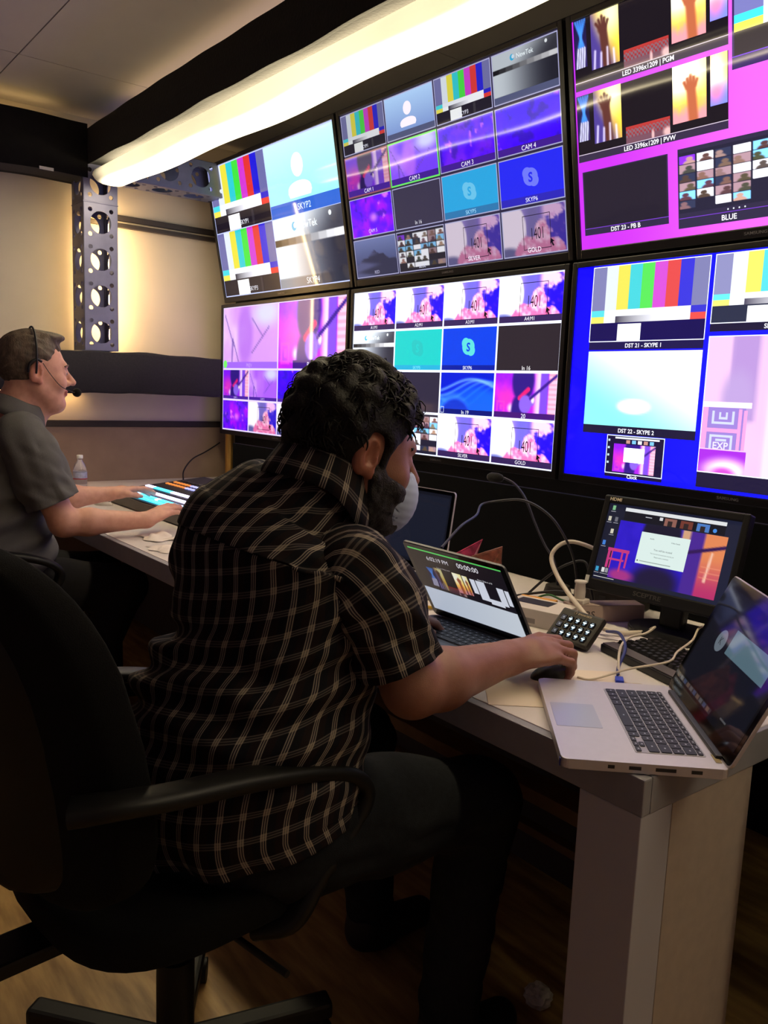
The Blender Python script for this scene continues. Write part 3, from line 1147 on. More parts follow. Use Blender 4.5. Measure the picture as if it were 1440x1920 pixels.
def tvD(cv):   # preview and program view
    cv.rect(0, 0, 1, 1, (215, 200, 245), 1)
    cv.pic(.004, .006, .494, .49, p_tripod, 60, 36, .82)
    cv.rect(.004, .44, .494, .49, (150, 95, 235), 1)
    cv.text('PREV', .25, .466, .03, (185, 145, 240))
    cv.circle(.022, .458, .018, (110, 225, 95), 1)
    cv.pic(.503, .006, .998, .49, p_guitar, 70, 40, 1.2, base=(210, 30, 245))
    cv.rect(.62, .43, .9, .49, (62, 25, 135), .8)
    cv.text('PGM', .76, .462, .04, (230, 225, 245))
    for i in range(4):
        x0, x1 = i * .25 + .004, i * .25 + .246
        if i == 0:
            cv.pic(x0, .505, x1, .74, p_guitar, 36, 24, .9, base=(140, 25, 220))
        elif i == 1:
            cv.pic(x0, .505, x1, .74, p_tripod, 36, 24, .9, bg=(165, 90, 240), bg2=(205, 150, 245))
        else:
            cv.pic(x0, .505, x1, .74, p_violet, 36, 24, 1.1, seed=60 + i, a=(55, 0, 250), b=(70, 10, 255))
        cv.rect(x0, .715, x1, .74, (70, 30, 150), .9)
        cv.text('CAM %d' % (i + 1), (x0 + x1) / 2, .727, .016, (190, 170, 235))
        if i == 0:
            cv.pic(x0, .755, x1, .99, p_violet, 36, 24, 1.0, seed=83, a=(90, 10, 230), b=(160, 10, 250), hot=.5)
        else:
            t1401(cv, x0, .755, x1, .99, 1, .25)


def tvE(cv):   # bright sixteen-source multiview
    cv.rect(0, 0, 1, 1, (225, 232, 255), 1.15)
    labs = ['A1:M1', 'A2:M1', 'A3:M1', 'A4:M1']
    for j in range(4):
        for i in range(4):
            c = cell(i, j, 4, .0035, .007)
            H = c[3] - c[1]
            um = (c[0] + c[2]) / 2
            if j == 0:
                t1401(cv, *c, 1.35, 0, labs[i], 56, 34)
            elif j == 1:
                if i == 0:
                    newtek(cv, *c, 1.3, .92)
                elif i == 1:
                    skype(cv, *c, (28, 218, 214), (40, 205, 203), .76)
                    cv.rect(c[0], c[3] - .12 * H, c[2], c[3], (35, 165, 205))
                    cv.text('SKYP5', um, c[3] - .06 * H, .019, (120, 225, 235))
                elif i == 2:
                    skype(cv, *c, (0, 66, 238), (95, 225, 225), .8)
                    cv.rect(c[0], c[3] - .12 * H, c[2], c[3], (0, 25, 150))
                    cv.text('SKYP6', um, c[3] - .06 * H, .02, (235, 240, 250))
                else:
                    cv.rect(*c, (40, 32, 40), 1)
                    cv.text('In 16', um, c[3] - .06 * H, .022, (235, 232, 235))
            elif j == 2:
                if i < 2:
                    cv.rect(*c, (46, 40, 60), 1)
                    cv.text('In 1%d' % (7 + i), um, c[3] - .06 * H, .022, (235, 232, 235))
                elif i == 2:
                    cv.pic(*c, p_swirl, 60, 36, 1.2)
                    cv.rect(c[0], c[3] - .12 * H, c[2], c[3], (10, 20, 110))
                    cv.rect(c[0] + .004, c[3] - .16, c[0] + .004, c[3], (10, 20, 110))
                    cv.frame(c[0] + .004, c[3] - .17 * H, c[0] + .02, c[3] - .02 * H, .0015, (210, 225, 250))
                    cv.text('In 19', um, c[3] - .06 * H, .022, (235, 240, 250))
                else:
                    cv.pic(*c, p_guitar, 70, 44, 1.1, base=(215, 35, 225))
                    cv.rect(c[0], c[3] - .13 * H, c[2], c[3], (65, 20, 110))
                    cv.text('20', um, c[3] - .06 * H, .024, (235, 240, 250))
            else:
                if i == 0:
                    cv.pic(*c, p_mount, 40, 26)
                elif i == 1:
                    cv.pic(*c, p_call, 66, 44, 1.2)
                else:
                    t1401(cv, *c, 1.35, 0, ('SILVER', 'GOLD')[i - 2], 56, 34)


def tvF(cv):   # deep blue background with destination windows
    cv.rect(0, 0, 1, 1, (8, 0, 245), 1.5, (20, 25, 250))
    cv.rect(.055, .008, .397, .393, (28, 20, 70), 1)
    bars(cv, .055, .008, .397, .355, .95, .85, .14, (22, 12, 80))
    cv.frame(.054, .006, .398, .356, .002, (235, 240, 255), 1.2)
    cv.text('DST 21 - SKYPE 1', .226, .374, .019, (240, 240, 250), bold=.02)
    cv.rect(.055, .398, .398, .788, (28, 22, 52), 1)

    def f(X, Y):
        im = mix(const(X, rgb(140, 240, 236)), rgb(255, 255, 255), ss(.15, 1.0, 1.05 - .8 * Y + .45 * X - .25 * (1 - X) - .1))
        return mix(im, rgb(250, 255, 255), ell(X, Y, .46, .73, .15, .1, .2))
    cv.pic(.056, .4, .397, .748, f, 50, 40, .95)
    cv.text('DST 22 - SKYPE 2', .226, .768, .019, (240, 240, 250), bold=.02)
    cv.rect(.138, .79, .315, .988, (26, 18, 52), 1)
    cv.frame(.138, .79, .315, .972, .0022, (215, 230, 255), 1.2)
    cv.pic(.162, .83, .29, .962, p_guitar, 50, 30, 1.1, base=(190, 40, 215))
    cv.rect(.195, .846, .258, .913, (255, 255, 255), 1.4)
    cv.rect(.165, .798, .3, .806, (225, 230, 240), 1)
    for k in range(5):
        cv.rect(.2 + .018 * k, .81, .212 + .018 * k, .826, ((190, 140, 130), (120, 190, 235), (230, 230, 235))[k % 3])
    for k in range(4):
        cv.rect(.143, .81 + .035 * k, .149, .82 + .035 * k, (190, 215, 235))
    cv.text('Clock', .226, .98, .017, (240, 240, 250), bold=.02)
    cv.rect(.41, .006, .76, .325, (28, 22, 52), 1)
    bars(cv, .411, .008, .755, .29, 1.05, .8, .2, (40, 44, 66))
    cv.frame(.41, .006, .757, .292, .002, (235, 240, 255), 1.2)
    cv.text('SKYPE 3', .57, .308, .019, (240, 240, 250), bold=.02)
    cv.rect(.411, .343, .98, .986, (28, 22, 52), 1)
    cv.pic(.413, .346, .975, .917, p_scenic, 70, 50, .85)
    cv.frame(.411, .343, .977, .92, .002, (240, 240, 255), 1.3)
    # painted maze box with letters
    cv.rect(.413, .617, .535, .64, (255, 225, 245), 1.2)
    cv.rect(.413, .64, .522, .815, (150, 125, 205), 1)
    for (a, b_, c_, d) in ((.413, .64, .427, .815), (.427, .728, .513, .744), (.505, .645, .513, .815), (.518, .65, .526, .815)):
        cv.rect(a, b_, c_, d, (250, 150, 205), 1.1)
    for (a, b_, c_, d) in ((.438, .655, .444, .705), (.438, .7, .495, .71), (.489, .655, .495, .705), (.456, .66, .461, .688), (.456, .68, .478, .69), (.473, .66, .478, .688), (.436, .755, .442, .815), (.436, .755, .495, .765), (.489, .755, .495, .815), (.452, .772, .48, .782)):
        cv.rect(a, b_, c_, d, (200, 205, 240), 1)
    cv.text('EXP', .466, .8, .03, (220, 215, 245), bold=.02)
    cv.pic(.413, .82, .532, .915, lambda X, Y: mix(mix(const(X, rgb(150, 40, 200)), rgb(255, 235, 250), ell(X, Y, .6, .9, .45, .5, .6)), rgb(190, 70, 190), ell(X, Y, .55, 1.05, .25, .3, .5)), 30, 16, 1.2)


television(0, 0, 'upper television nearest the pillar with four-way split colour bars and white avatar', tvA)
television(1, 0, 'upper middle television with dim sixteen-window grid of camera and call feeds', tvB)
television(2, 0, 'upper right television with magenta background and raised-hand concert pictures', tvC)
television(0, 1, 'lower left television with purple stage pictures, partly behind the plaid-shirted man', tvD)
television(1, 1, 'lower middle television with bright sixteen-window grid and turquoise and blue tiles', tvE)
television(2, 1, 'lower right television with deep blue background, colour bars and pale cyan window', tvF)
post = thing('support_post', 'brass-coloured round post on the desk under the lower left television', 'post', (.03, .03, .746))
MB().cyl((0, 0, 0.006), (0, 0, .268), .024, 20).build('tube', mat('brass', (190, 150, 80), .3, metal=.8), post)
MB().cyl((0, 0, 0), (0, 0, .008), .045, 20).build('foot_plate', m_rail, post)
# ================================================================== desk
DZ = .745
YD, XD = -1.205, 3.722
m_top = mat('desk_white_laminate', (214, 206, 206), .38, var=.02, vscale=6)
m_fascia = mat('desk_grey_edge', (140, 138, 148), .5, var=.05, vscale=30)
m_side = mat('desk_end_panel', (172, 158, 150), .6, var=.05, vscale=40)
desk = thing('control_desk', 'long white-topped control desk with grey edge under the screens', 'desk', (1.8, -.6, 0))
MB().bx((XL + .015, YD + .003, DZ - .03), (XD - .003, .14, DZ), bev=.002).build('worktop', m_top, desk, True)
fa = MB().bx((XL + .015, YD - .018, DZ - .06), (XD + .006, YD + .003, DZ - .001), bev=.003)
fa.bx((XD - .003, YD + .003, DZ - .06), (XD + .006, .14, DZ - .001), bev=.002)
fa.build('edge_band', m_fascia, desk, True)
MB().bx((3.612, YD - .016, .0), (XD + .004, -1.14, DZ - .0605), bev=.002).build('leg', mat('leg_grey', (176, 174, 188), .55), desk, True)
MB().bx((3.69, -1.139, .0), (XD + .004, -.9, DZ - .0605), bev=.002).build('end_panel', m_side, desk, True)
MB().bx((.0, -.66, .08), (3.5, -.63, DZ - .032), bev=.002).build('modesty_panel', mat('modesty_grey', (58, 55, 56), .7), desk, True)
MB().bx((2.2, -1.0, .47), (3.60, -.93, .50), bev=.003).build('cross_rail', mat('rail_wood', (120, 92, 62), .6, var=.1), desk, True)
MB().bx((2.2, -.86, .3), (3.60, -.83, .32), bev=.003).build('cross_rail', mat('rail_wood', (120, 92, 62), .6), desk, True)
for k in range(6):
    MB().bx((2.55 + .17 * k, -1.1, DZ - .062), (2.58 + .17 * k, -1.06, DZ - .03), bev=.002).build('bracket', mat('bracket_steel', (150, 148, 150), .4, metal=.6), desk, True)
drape = MB()  # added black sheet, stands in for a dark blurred form at this end
P = []
for k in range(41):
    t = k / 40
    P.append([(3.80 + .03 * sin(t * 26) + .02 * sin(t * 11), -.9 + .85 * t, z) for z in (.002, .3, .6, .735)])
drape.grid(P)
Q = [[(x + .012, y, z) for (x, y, z) in r] for r in P]
drape.grid([r[::-1] for r in Q])
tag(drape.build('drape_stand_in', m_black), 'black cloth drape standing in for a dark blurred form at the right end of the desk', 'drape')
# ================================================================== things on the desk
m_silver = mat('silver_aluminium', (205, 198, 206), .4, metal=.45, var=.02, vscale=60)
m_space = mat('dark_aluminium', (92, 92, 98), .42, metal=.6, var=.03, vscale=60)
m_key = mat('black_key', (14, 13, 18), .45)
m_keyg = mat('grey_key', (50, 50, 56), .5)
m_glassb = mat('black_glass', (5, 5, 7), .07, spec=.6)
m_hinge = mat('dark_hinge', (40, 38, 42), .5)
m_legend = mat('key_legend', (170, 170, 185), .5)
m_lapscreen = screen_mat('laptop_screen', .74, rough=.05, spec=.6)
m_mattscreen = screen_mat('matt_screen', .74, rough=.35, spec=.4)

KEYMESH = {}


def key_mesh(w, h, m):
    k = (round(w, 4), round(h, 4), m.name)
    if k not in KEYMESH:
        mb = MB()
        mb.prism(rrect(w, h, .0018, 2), 0, .0014)
        mb.add([(-.0022, -.0011, .00145), (.0022, -.0011, .00145), (.0022, .0014, .00145), (-.0022, .0014, .00145)], [(0, 1, 2, 3)])
        me = mb.mesh('key', m)
        me.materials.append(m_legend)
        me.polygons[len(me.polygons) - 1].material_index = 1
        KEYMESH[k] = me
    return KEYMESH[k]


def keyboard(root, cx_, y_top, z, m, mwell, pitch=.0190, rp=.0186):
    """root: laptop; lays out the rows as single key objects under a keyboard part"""
    W = 14.5 * pitch
    kb = MB().prism(rrect(W + .004, 5.5 * rp + .004, .003, 3, cx_, y_top - 2.75 * rp), z, z + .0006).build('keyboard', mwell, root)

    def put(x, y, w, h):
        o = link(bpy.data.objects.new('key', key_mesh(w, h, m)), kb)
        o.location = (x, y, z + .0007)
    g = .0026
    y = y_top - rp * .25
    for k in range(14):
        w = W / 14
        put(cx_ - W / 2 + w * (k + .5), y, w - g, rp * .5 - g * .8)
    rows = [[1] * 13 + [1.5], [1.5] + [1] * 13, [1.75] + [1] * 11 + [1.75], [2.25] + [1] * 10 + [2.25], [1, 1, 1, 1.25, 5, 1.25, 1]]
    for j, r in enumerate(rows):
        x = cx_ - W / 2
        y = y_top - rp * (.5 + j + .5)
        for u in r:
            put(x + u * pitch / 2, y, u * pitch - g, rp - g)
            x += u * pitch
        if j == 4:
            for i, dy in ((0, -.25), (1, -.25), (1, .25), (2, -.25)):
                put(x + (i + .5) * pitch, y + dy * rp, pitch - g, rp * .5 - g * .6)
    return kb


def laptop(name, label, w, d, lidh, loc, rotz, lean, mb_, mk, mwell, draw, msc, edge=None, th=.0165, keys=True, pad=(.105, .075), legend=True, scr=(.0135, .012, .022)):
    r = thing(name, label, 'laptop', loc, rotz)
    MB().prism(rrect(w, d, .011, 5), .001, th, bev=.0018).build('base', mb_, r)
    ft = MB()
    for sx in (-1, 1):
        for sy in (-1, 1):
            MB().cyl((sx * (w / 2 - .03), sy * (d / 2 - .03), 0), (sx * (w / 2 - .03), sy * (d / 2 - .03), .0015), .007, 10).build('rubber_foot', m_hinge, r)
    if keys:
        keyboard(r, 0, d / 2 - .026, th, mk, mwell)
        MB().prism(rrect(pad[0], pad[1], .003, 3, 0, -d / 2 + pad[1] / 2 + .008), th, th + .0004).build('trackpad', mat('trackpad_' + mb_.name, tuple(np.array((182, 178, 196)) if mb_ is m_silver else (84, 84, 90)), .3, metal=.3), r)
    MB().bx((-w * .4, d / 2 - .012, th - .004), (w * .4, d / 2 - .001, th + .006), bev=.003).build('hinge', m_hinge, r)
    lid = MB()
    lt = .006
    L = Matrix.Translation((0, d / 2 - .004, th + .001)) @ Matrix.Rotation(-lean, 4, 'X')
    # lid lies in xz, outside faces +y
    X90 = Matrix.Rotation(pi / 2, 4, 'X')
    lid.prism(rrect(w, lidh, .010, 5, 0, lidh / 2), -lt, -.0008, M=X90, bev=.0012)
    lo = lid.build('lid', edge or mb_, r)
    lo.matrix_basis = L
    MB().prism(rrect(w - .004, lidh - .004, .009, 5, 0, lidh / 2), -.0012, .0002, M=X90).build('glass', m_glassb, lo)
    sw, sh = w - 2 * scr[0], lidh - scr[1] - scr[2]
    cv = Canvas(sw, sh)
    draw(cv)
    so = cv.build('screen', msc, lo)
    so.location = (-sw / 2, -.0004, lidh - scr[1])
    return r


def scr_mac(cv):
    cv.rect(0, 0, 1, 1, (14, 14, 22), .5)
    cv.rect(.02, .04, .98, .9, (24, 26, 40), .5)
    cv.rect(.38, .3, .9, .52, (105, 135, 150), .55)
    cv.circle(.27, .46, .062, (120, 132, 145), .6, 28)
    cv.text('K', .27, .46, .07, (50, 55, 62), .6)
    cv.rect(.05, .92, .6, .965, (60, 60, 66), .4)
    for k in range(9):
        cv.rect(.07 + .058 * k, .925, .11 + .058 * k, .96, ((95, 95, 100), (70, 80, 110), (110, 90, 80))[k % 3], .5)
    cv.rect(.72, .9, .8, .915, (110, 110, 115), .4)


mac = laptop('laptop', 'open silver laptop with black keys overhanging the right corner of the desk', .359, .247, .243, (3.585, -1.085, DZ), radians(-42.7), radians(25), m_silver, m_key, mat('key_well_silver', (170, 166, 174), .45, metal=.5), scr_mac, m_lapscreen)
pt = MB()
for k, (y, wd) in enumerate(((.03, .03), (-.015, .018), (.075, .016), (-.05, .01))):
    MB().bx((.1785, y - wd / 2, .006), (.1798, y + wd / 2, .0115)).build('side_port', m_hinge, mac)
MB().bx((-.1798, -.06, .003), (-.1785, -.02, .008)).build('side_port', m_hinge, mac)
MB().bx((.165, -.1252, .001), (.172, -.1236, .013), bev=.001).build('corner_tape', mat('blue_tape', (20, 30, 140), .5), mac)
kx = MB().prism(rrect(.03, .009, .001, 2, .143, .113), .0168, .0172).build('sticker', mat('gold_sticker', (150, 130, 90), .5), mac)


def scr_timer(cv):
    cv.rect(0, 0, 1, 1, (22, 18, 26), .9)
    cv.rect(.0, .0, .52, .62, (34, 28, 30), .8)
    cv.rect(0, .0, 1, .02, (80, 190, 90), 1)
    cv.text('6:02:19 PM', .31, .115, .062, (205, 205, 215), 1)
    cv.text('00:00:00', .64, .105, .075, (225, 225, 232), 1)
    cv.text('Current: Slide 6 of 8', .34, .235, .02, (175, 170, 175), 1)
    cv.text('Next: Slide 6 of 8', .78, .245, .024, (200, 200, 205), 1)
    cv.pic(.13, .27, .21, .56, p_blueline, 14, 26, .5)
    cv.pic(.215, .25, .31, .58, p_hands, 20, 30, .4)
    cv.pic(.31, .5, .5, .6, p_crowd, 40, 12, .3)
    cv.pic(.43, .245, .525, .55, p_hand2, 20, 30, .75)
    cv.pic(.535, .25, .59, .54, p_hand2, 14, 30, .7)
    for a in ((.615, .265, .665, .48), (.675, .265, .765, .55), (.765, .5, .9, .58), (.88, .29, .945, .55), (.955, .3, .995, .52)):
        cv.rect(*a, (200, 205, 218), 1)
    cv.rect(.0, .62, 1, .985, (168, 178, 196), 1, (190, 198, 208))


lap2 = laptop('laptop', 'dark grey laptop with steeply folded lid showing a timer, in front of the plaid-shirted man', .325, .222, .222, (3.0835, -1.03, DZ), 0.0, radians(-31), m_space, m_keyg, mat('key_well_dark', (60, 60, 66), .5), scr_timer, m_mattscreen, pad=(.12, .07))


def scr_off(cv):
    cv.rect(0, 0, 1, 1, (20, 22, 34), .8)
    cv.rect(.02, .04, .98, .96, (26, 30, 46), .8)


lap3 = laptop('laptop', 'silver laptop with a dark blank screen standing behind the grey laptop', .359, .247, .25, (2.452, -.757, DZ), radians(2), radians(8), m_silver, m_key, mat('key_well_silver', (170, 166, 174), .45), scr_off, m_lapscreen)

# ---------------------------------------------------------------- small monitor
mon = thing('monitor', 'small black monitor showing a desktop with a pale dialog window', 'monitor', (3.29, -.47, DZ), radians(3.16))
MM = Matrix.Translation((3.101, -.559, .85)) @ Matrix.Rotation(radians(3.16), 4, 'Z') @ Matrix.Rotation(radians(-16.6), 4, 'X')
ML = inv_of(mon) @ MM
SW, SH = .344, .194
m_monb = mat('monitor_plastic', (20, 19, 21), .42, spec=.4)
fr = MB()
fr.bx((-.016, -.006, -.03), (0, .022, SH + .02), bev=.004).bx((SW, -.006, -.03), (SW + .016, .022, SH + .02), bev=.004)
fr.bx((-.004, -.006, SH), (SW + .004, .022, SH + .02), bev=.004).bx((-.004, -.006, -.03), (SW + .004, .022, 0), bev=.004)
o = fr.build('bezel', m_monb, mon)
o.matrix_basis = ML
o = MB().bx((.01, .003, -.02), (SW - .01, .04, SH + .01), bev=.014).build('back_housing', m_monb, mon)
o.matrix_basis = ML
o = logo('logo', 'HDMI', .0085, Matrix.Translation((.018, -.0068, SH + .0105)), mat('logo_cream', (240, 228, 205), .5), mon, sx=1.15, bold=.012)
o.matrix_basis = ML
o = logo('logo', 'SCEPTRE', .011, Matrix.Translation((SW * .47, -.0068, -.015)), mat('logo_dull', (92, 88, 86), .35, metal=.4), mon, sx=1.25, bold=.02)
o.matrix_basis = ML
o = MB().bx((-.0145, -.0072, -.016), (-.004, -.006, .004)).build('sticker', mat('white_sticker', (205, 205, 205), .6), mon)
o.matrix_basis = ML


def scr_mon(cv):
    cv.rect(0, 0, 1, 1, (26, 28, 48), .9, (30, 34, 58))

    def f(X, Y):
        im = mix(const(X, rgb(40, 20, 190)), rgb(55, 30, 215), fbm(X, Y, 6, 3))
        im = mix(im, rgb(26, 22, 46), ell(X, Y, .42, .15, .18, .45, .1))
        im = mix(im, rgb(30, 22, 60), ell(X, Y, .45, .95, .22, .3, .4))
        im = mix(im, rgb(215, 165, 130), ss(.6, .62, X) * (1 - ss(.68, .7, X)) * (1 - ss(.3, .5, Y)))
        im = mix(im, rgb(75, 40, 150), ss(.67, .7, X) * (1 - ss(.8, .82, X)))
        im = mix(im, mix(const(X, rgb(235, 140, 90)), rgb(190, 50, 110), ss(.3, 1, Y)), ss(.8, .82, X))
        im = mix(im, rgb(255, 205, 180), seg(X, Y, .9, .3, .88, .75, .018))
        im = mix(im, rgb(255, 170, 130), ((np.sin(Y * 75) > .6) & (X > .83) & (Y > .5) & (Y < .75)) * .5)
        im = mix(im, rgb(50, 22, 85), seg(X, Y, .62, .38, 1, .17, .028))
        im = mix(im, rgb(200, 60, 120), ell(X, Y, .12, .93, .12, .1, .5) * .8)
        return im
    cv.pic(.12, .2, .93, .95, f, 80, 60, .95)
    for a in ((.075, .57, .25, .61), (.08, .6, .1, .83), (.11, .6, .12, .83), (.1, .7, .22, .725), (.19, .61, .205, .86), (.23, .6, .245, .8)):
        cv.rect(*a, (205, 60, 130), .9)
    cv.rect(.14, .03, .9, .075, (225, 228, 230), 1)
    cv.rect(.14, .075, .9, .19, (18, 18, 30), 1)
    for k, c in enumerate(((150, 100, 90), (120, 60, 50), (80, 130, 205))):
        cv.rect(.46 + .12 * k, .09, .55 + .12 * k, .185, c, .9)
        cv.rect(.485 + .12 * k, .12, .52 + .12 * k, .185, (50, 38, 40), .9)
    cv.circle(.83, .15, .014, (70, 140, 225), 1, 14)
    cv.rect(.31, .11, .36, .12, (210, 210, 220), .8)
    cv.rect(.42, .09, .445, .13, (215, 215, 220), 1)
    cv.rect(.31, .3, .68, .7, (222, 240, 235), 1)
    for (u, v, t, h) in ((.4, .37, 'Audio', .018), (.58, .38, 'Video feeds', .018), (.5, .5, 'You will be muted', .024), (.5, .55, 'The host has not joined this meeting yet', .014), (.5, .59, 'Please wait a moment', .016)):
        cv.text(t, u, v, h, (70, 80, 85), 1)
    cv.circle(.325, .665, .006, (70, 80, 90), 1, 10)
    cv.rect(.34, .66, .58, .67, (150, 165, 160), 1)
    for (u, v, c) in ((.045, .055, (130, 190, 140)), (.03, .2, (205, 200, 180)), (.085, .2, (110, 110, 120)), (.072, .36, (215, 210, 190)), (.03, .52, (70, 130, 215)), (.025, .87, (60, 160, 205)), (.075, .87, (225, 225, 225)), (.105, .87, (150, 150, 160))):
        cv.rect(u - .012, v - .03, u + .012, v + .03, c, .95)
        cv.rect(u - .02, v + .045, u + .02, v + .053, (175, 175, 185), .8)
    cv.rect(.01, .965, .18, .972, (225, 225, 225), .9)


cv = Canvas(SW, SH)
scr_mon(cv)
so = cv.build('screen', m_mattscreen, mon)
so.matrix_basis = ML @ Matrix.Translation((0, -.0005, SH))
st = MB().bx((-.03, .0, .012), (.03, .03, .13), bev=.006).build('stand_neck', m_monb, mon)
st.matrix_basis = Matrix.Translation((0, -.035, 0)) @ Matrix.Rotation(radians(-10), 4, 'X')
bs = MB()
bs.prism([(.115 * cos(a), .085 * sin(a)) for a in np.linspace(0, 2 * pi, 33)[:-1]], .0005, .014, bev=.004)
bo = bs.build('stand_base', m_monb, mon)
bo.location = (.02, -.04, 0)

# ---------------------------------------------------------------- key pad with lit keys
sd = thing('macro_keypad', 'black macro keypad on a tilted stand with fifteen small lit keys', 'keypad', (3.225, -.77, DZ), radians(-1.5))
DK = inv_of(sd) @ Matrix.Translation((3.169, -.806, DZ + .0122)) @ Matrix.Rotation(radians(-1.5), 4, 'Z') @ Matrix.Rotation(radians(-46), 4, 'X')
m_deck = mat('keypad_plastic', (40, 36, 33), .5, spec=.4)
o = MB().bx((0, 0, 0), (.118, .016, .084), bev=.005).build('body', m_deck, sd)
o.matrix_basis = DK
o = MB().bx((.012, .016, .004), (.106, .03, .05), bev=.003).build('stand', m_deck, sd)
o.matrix_basis = DK
km = MB().prism(rrect(.0148, .0148, .003, 3), -.0008, .0012, M=Matrix.Rotation(pi / 2, 4, 'X')).mesh('key', m_glassb)
ic = Canvas(.0148, .0148)
ic.rect(.3, .12, .7, .2, (190, 215, 225), .9)
ic.rect(.18, .34, .82, .56, (215, 235, 245), 1.4)
ic.rect(.4, .56, .7, .74, (200, 225, 240), 1.3)
ic.rect(.3, .82, .74, .9, (140, 170, 190), .9)
icon = ic.build('icon', m_mattscreen, sd)
ime = icon.data
bpy.data.objects.remove(icon)
dm = Canvas(.0148, .0148)
dm.rect(.08, .08, .92, .92, (70, 70, 82), .6)
dm.rect(.45, .35, .7, .6, (170, 180, 190), .8)
dme = dm.build('icon', m_mattscreen, sd)
dmm = dme.data
bpy.data.objects.remove(dme)
for j in range(3):
    for i in range(5):
        k = link(bpy.data.objects.new('key', km), sd)
        k.matrix_basis = DK @ Matrix.Translation((.018 + .0205 * i, -.0002, .057 - .0195 * j))
        q = link(bpy.data.objects.new('icon', dmm if i == 0 else ime), k)
        q.location = (-.0074, -.0014, .0074)
o = logo('logo', 'STREAM DECK', .0042, Matrix.Translation((.068, -.0006, .0755)), mat('logo_gold', (190, 170, 140), .5), sd, sx=1.0, bold=.02, th=.0003)
o.matrix_basis = DK
ring = MB()
rp_ = [(.0035 * cos(a), 0, .0035 * sin(a)) for a in np.linspace(.5, 2 * pi - .1, 16)]
ring.tube(rp_ + [(.0012, 0, .0002)], .0006, 6, M=Matrix.Translation((.041, -.0006, .0755)))
o = ring.build('logo_ring', mat('logo_gold', (190, 170, 140), .5), sd)
o.matrix_basis = DK

# ---------------------------------------------------------------- black keyboard
kb = thing('computer_keyboard', 'black chunky computer keyboard with grey front strip below the small monitor', 'keyboard', (3.445, -.73, DZ), radians(-17))
KW, KD = .27, .155
MB().bx((-KW / 2, -KD / 2, .0), (KW / 2, KD / 2, .018), bev=.004).build('body', mat('keyboard_black', (18, 17, 19), .45), kb)
MB().bx((-KW / 2 + .004, -KD / 2 + .003, .0182), (KW / 2 - .004, -KD / 2 + .034, .0205), bev=.002).build('front_strip', mat('keyboard_grey', (84, 76, 72), .5), kb)
kc = MB()
bm = bmesh.new()
bmesh.ops.create_cube(bm, size=1)
for v in bm.verts:
    t = .62 if v.co.z > 0 else 1
    v.co = Vector((v.co.x * .0155 * t, v.co.y * .0155 * t, .004 + v.co.z * .008))
kc.bm(bm)
kme = kc.mesh('key', mat('keycap_black', (26, 24, 26), .35, spec=.6))
for j in range(6):
    for i in range(14):
        k = link(bpy.data.objects.new('key', kme), kb)
        k.location = (-KW / 2 + .017 + i * .0182 + (.004 * (j % 3)), -KD / 2 + .046 + j * .0185, .018)
for (x, y) in ((.124, .0), (.124, -.014), (.119, -.024), (.123, -.034)):
    MB().cyl((x, y, .0182), (x, y, .021), .004, 10).build('indicator_light', mat('blue_led', (40, 60, 255), .4, emit=(20, 30, 255), estr=2.5), kb)


# ---------------------------------------------------------------- mouse under the hand
ms = thing('computer_mouse', 'dark computer mouse under the right hand of the plaid-shirted man', 'mouse', (3.349, -.992, DZ), radians(-10))
P = []
for i in range(9):
    a = (pi / 2) * i / 8
    P.append([(.026 * cos(a) * cos(q), .047 * cos(a) * sin(q), .023 * sin(a) + .001) for q in np.linspace(0, 2 * pi, 25)[:-1]])
MB().grid(P, wrap_v=True).add(P[0], [tuple(range(24))[::-1]]).build('shell', m_deck, ms)
MB().cyl((-.004, .027, .016), (.004, .027, .016), .007, 14).build('scroll_wheel', m_hinge, ms)

# ---------------------------------------------------------------- boxes and paper
m_card = mat('white_card', (205, 195, 188), .65, var=.04, vscale=20)
bx_ = thing('product_box', 'white cardboard product box with a dark label behind the lit keypad', 'box', (3.055, -.70, DZ), radians(14))
MB().bx((-.08, -.055, 0), (.08, .055, .043), bev=.0015).build('carton', m_card, bx_)
MB().bx((-.065, -.01, .0432), (.03, .04, .0436)).build('label_panel', m_deck, bx_)
MB().bx((-.02, -.0554, .008), (.02, -.0551, .02)).build('print_mark', mat('print_grey', (150, 142, 140), .7), bx_)
lbx = thing('long_carton', 'long flat brown-white carton lying under the left edge of the small monitor', 'box', (3.128, -.535, DZ), radians(62))
MB().bx((-.10, -.027, .0), (.095, .027, .042), bev=.0015).build('carton', mat('kraft_card', (170, 148, 142), .7, var=.05, vscale=20), lbx)
logo('lettering', 'SRS', .017, Matrix.Translation((-.055, -.0276, .02)), mat('marker_ink', (50, 42, 46), .6), lbx, bold=.01)
MB().bx((-.10, -.0275, .0415), (.095, -.0268, .0425)).build('lid_edge', mat('card_edge', (120, 104, 100), .7), lbx)
ad = thing('plug_adapter', 'white plug adapter standing on the long carton', 'adapter', (3.095, -.595, DZ + .0422), radians(10))
MB().bx((-.02, -.017, 0), (.02, .017, .012), bev=.003).build('foot', m_card, ad)
MB().lathe([(.013, .012), (.014, .03), (.012, .05), (.015, .052), (.015, .057), (0, .057)], 16).build('barrel', m_card, ad)
pp = MB()
pp.prism([(-.07, -.05), (.075, -.045), (.07, .05), (-.072, .045)], .0005, .0025)
po = pp.build('paper_stack', mat('paper_lilac', (205, 196, 206), .7))
po.location = (3.262, -.615, DZ)
po.rotation_euler = (0, 0, radians(25))
tag(po, 'small stack of white paper between keypad and black keyboard', 'paper')
pp = MB()
pp.prism([(-.11, -.14), (.105, -.142), (.108, .14), (-.112, .138)], .0003, .0012)
po = pp.build('paper_sheet', mat('paper_cream', (222, 206, 190), .7))
po.location = (3.40, -1.03, DZ)
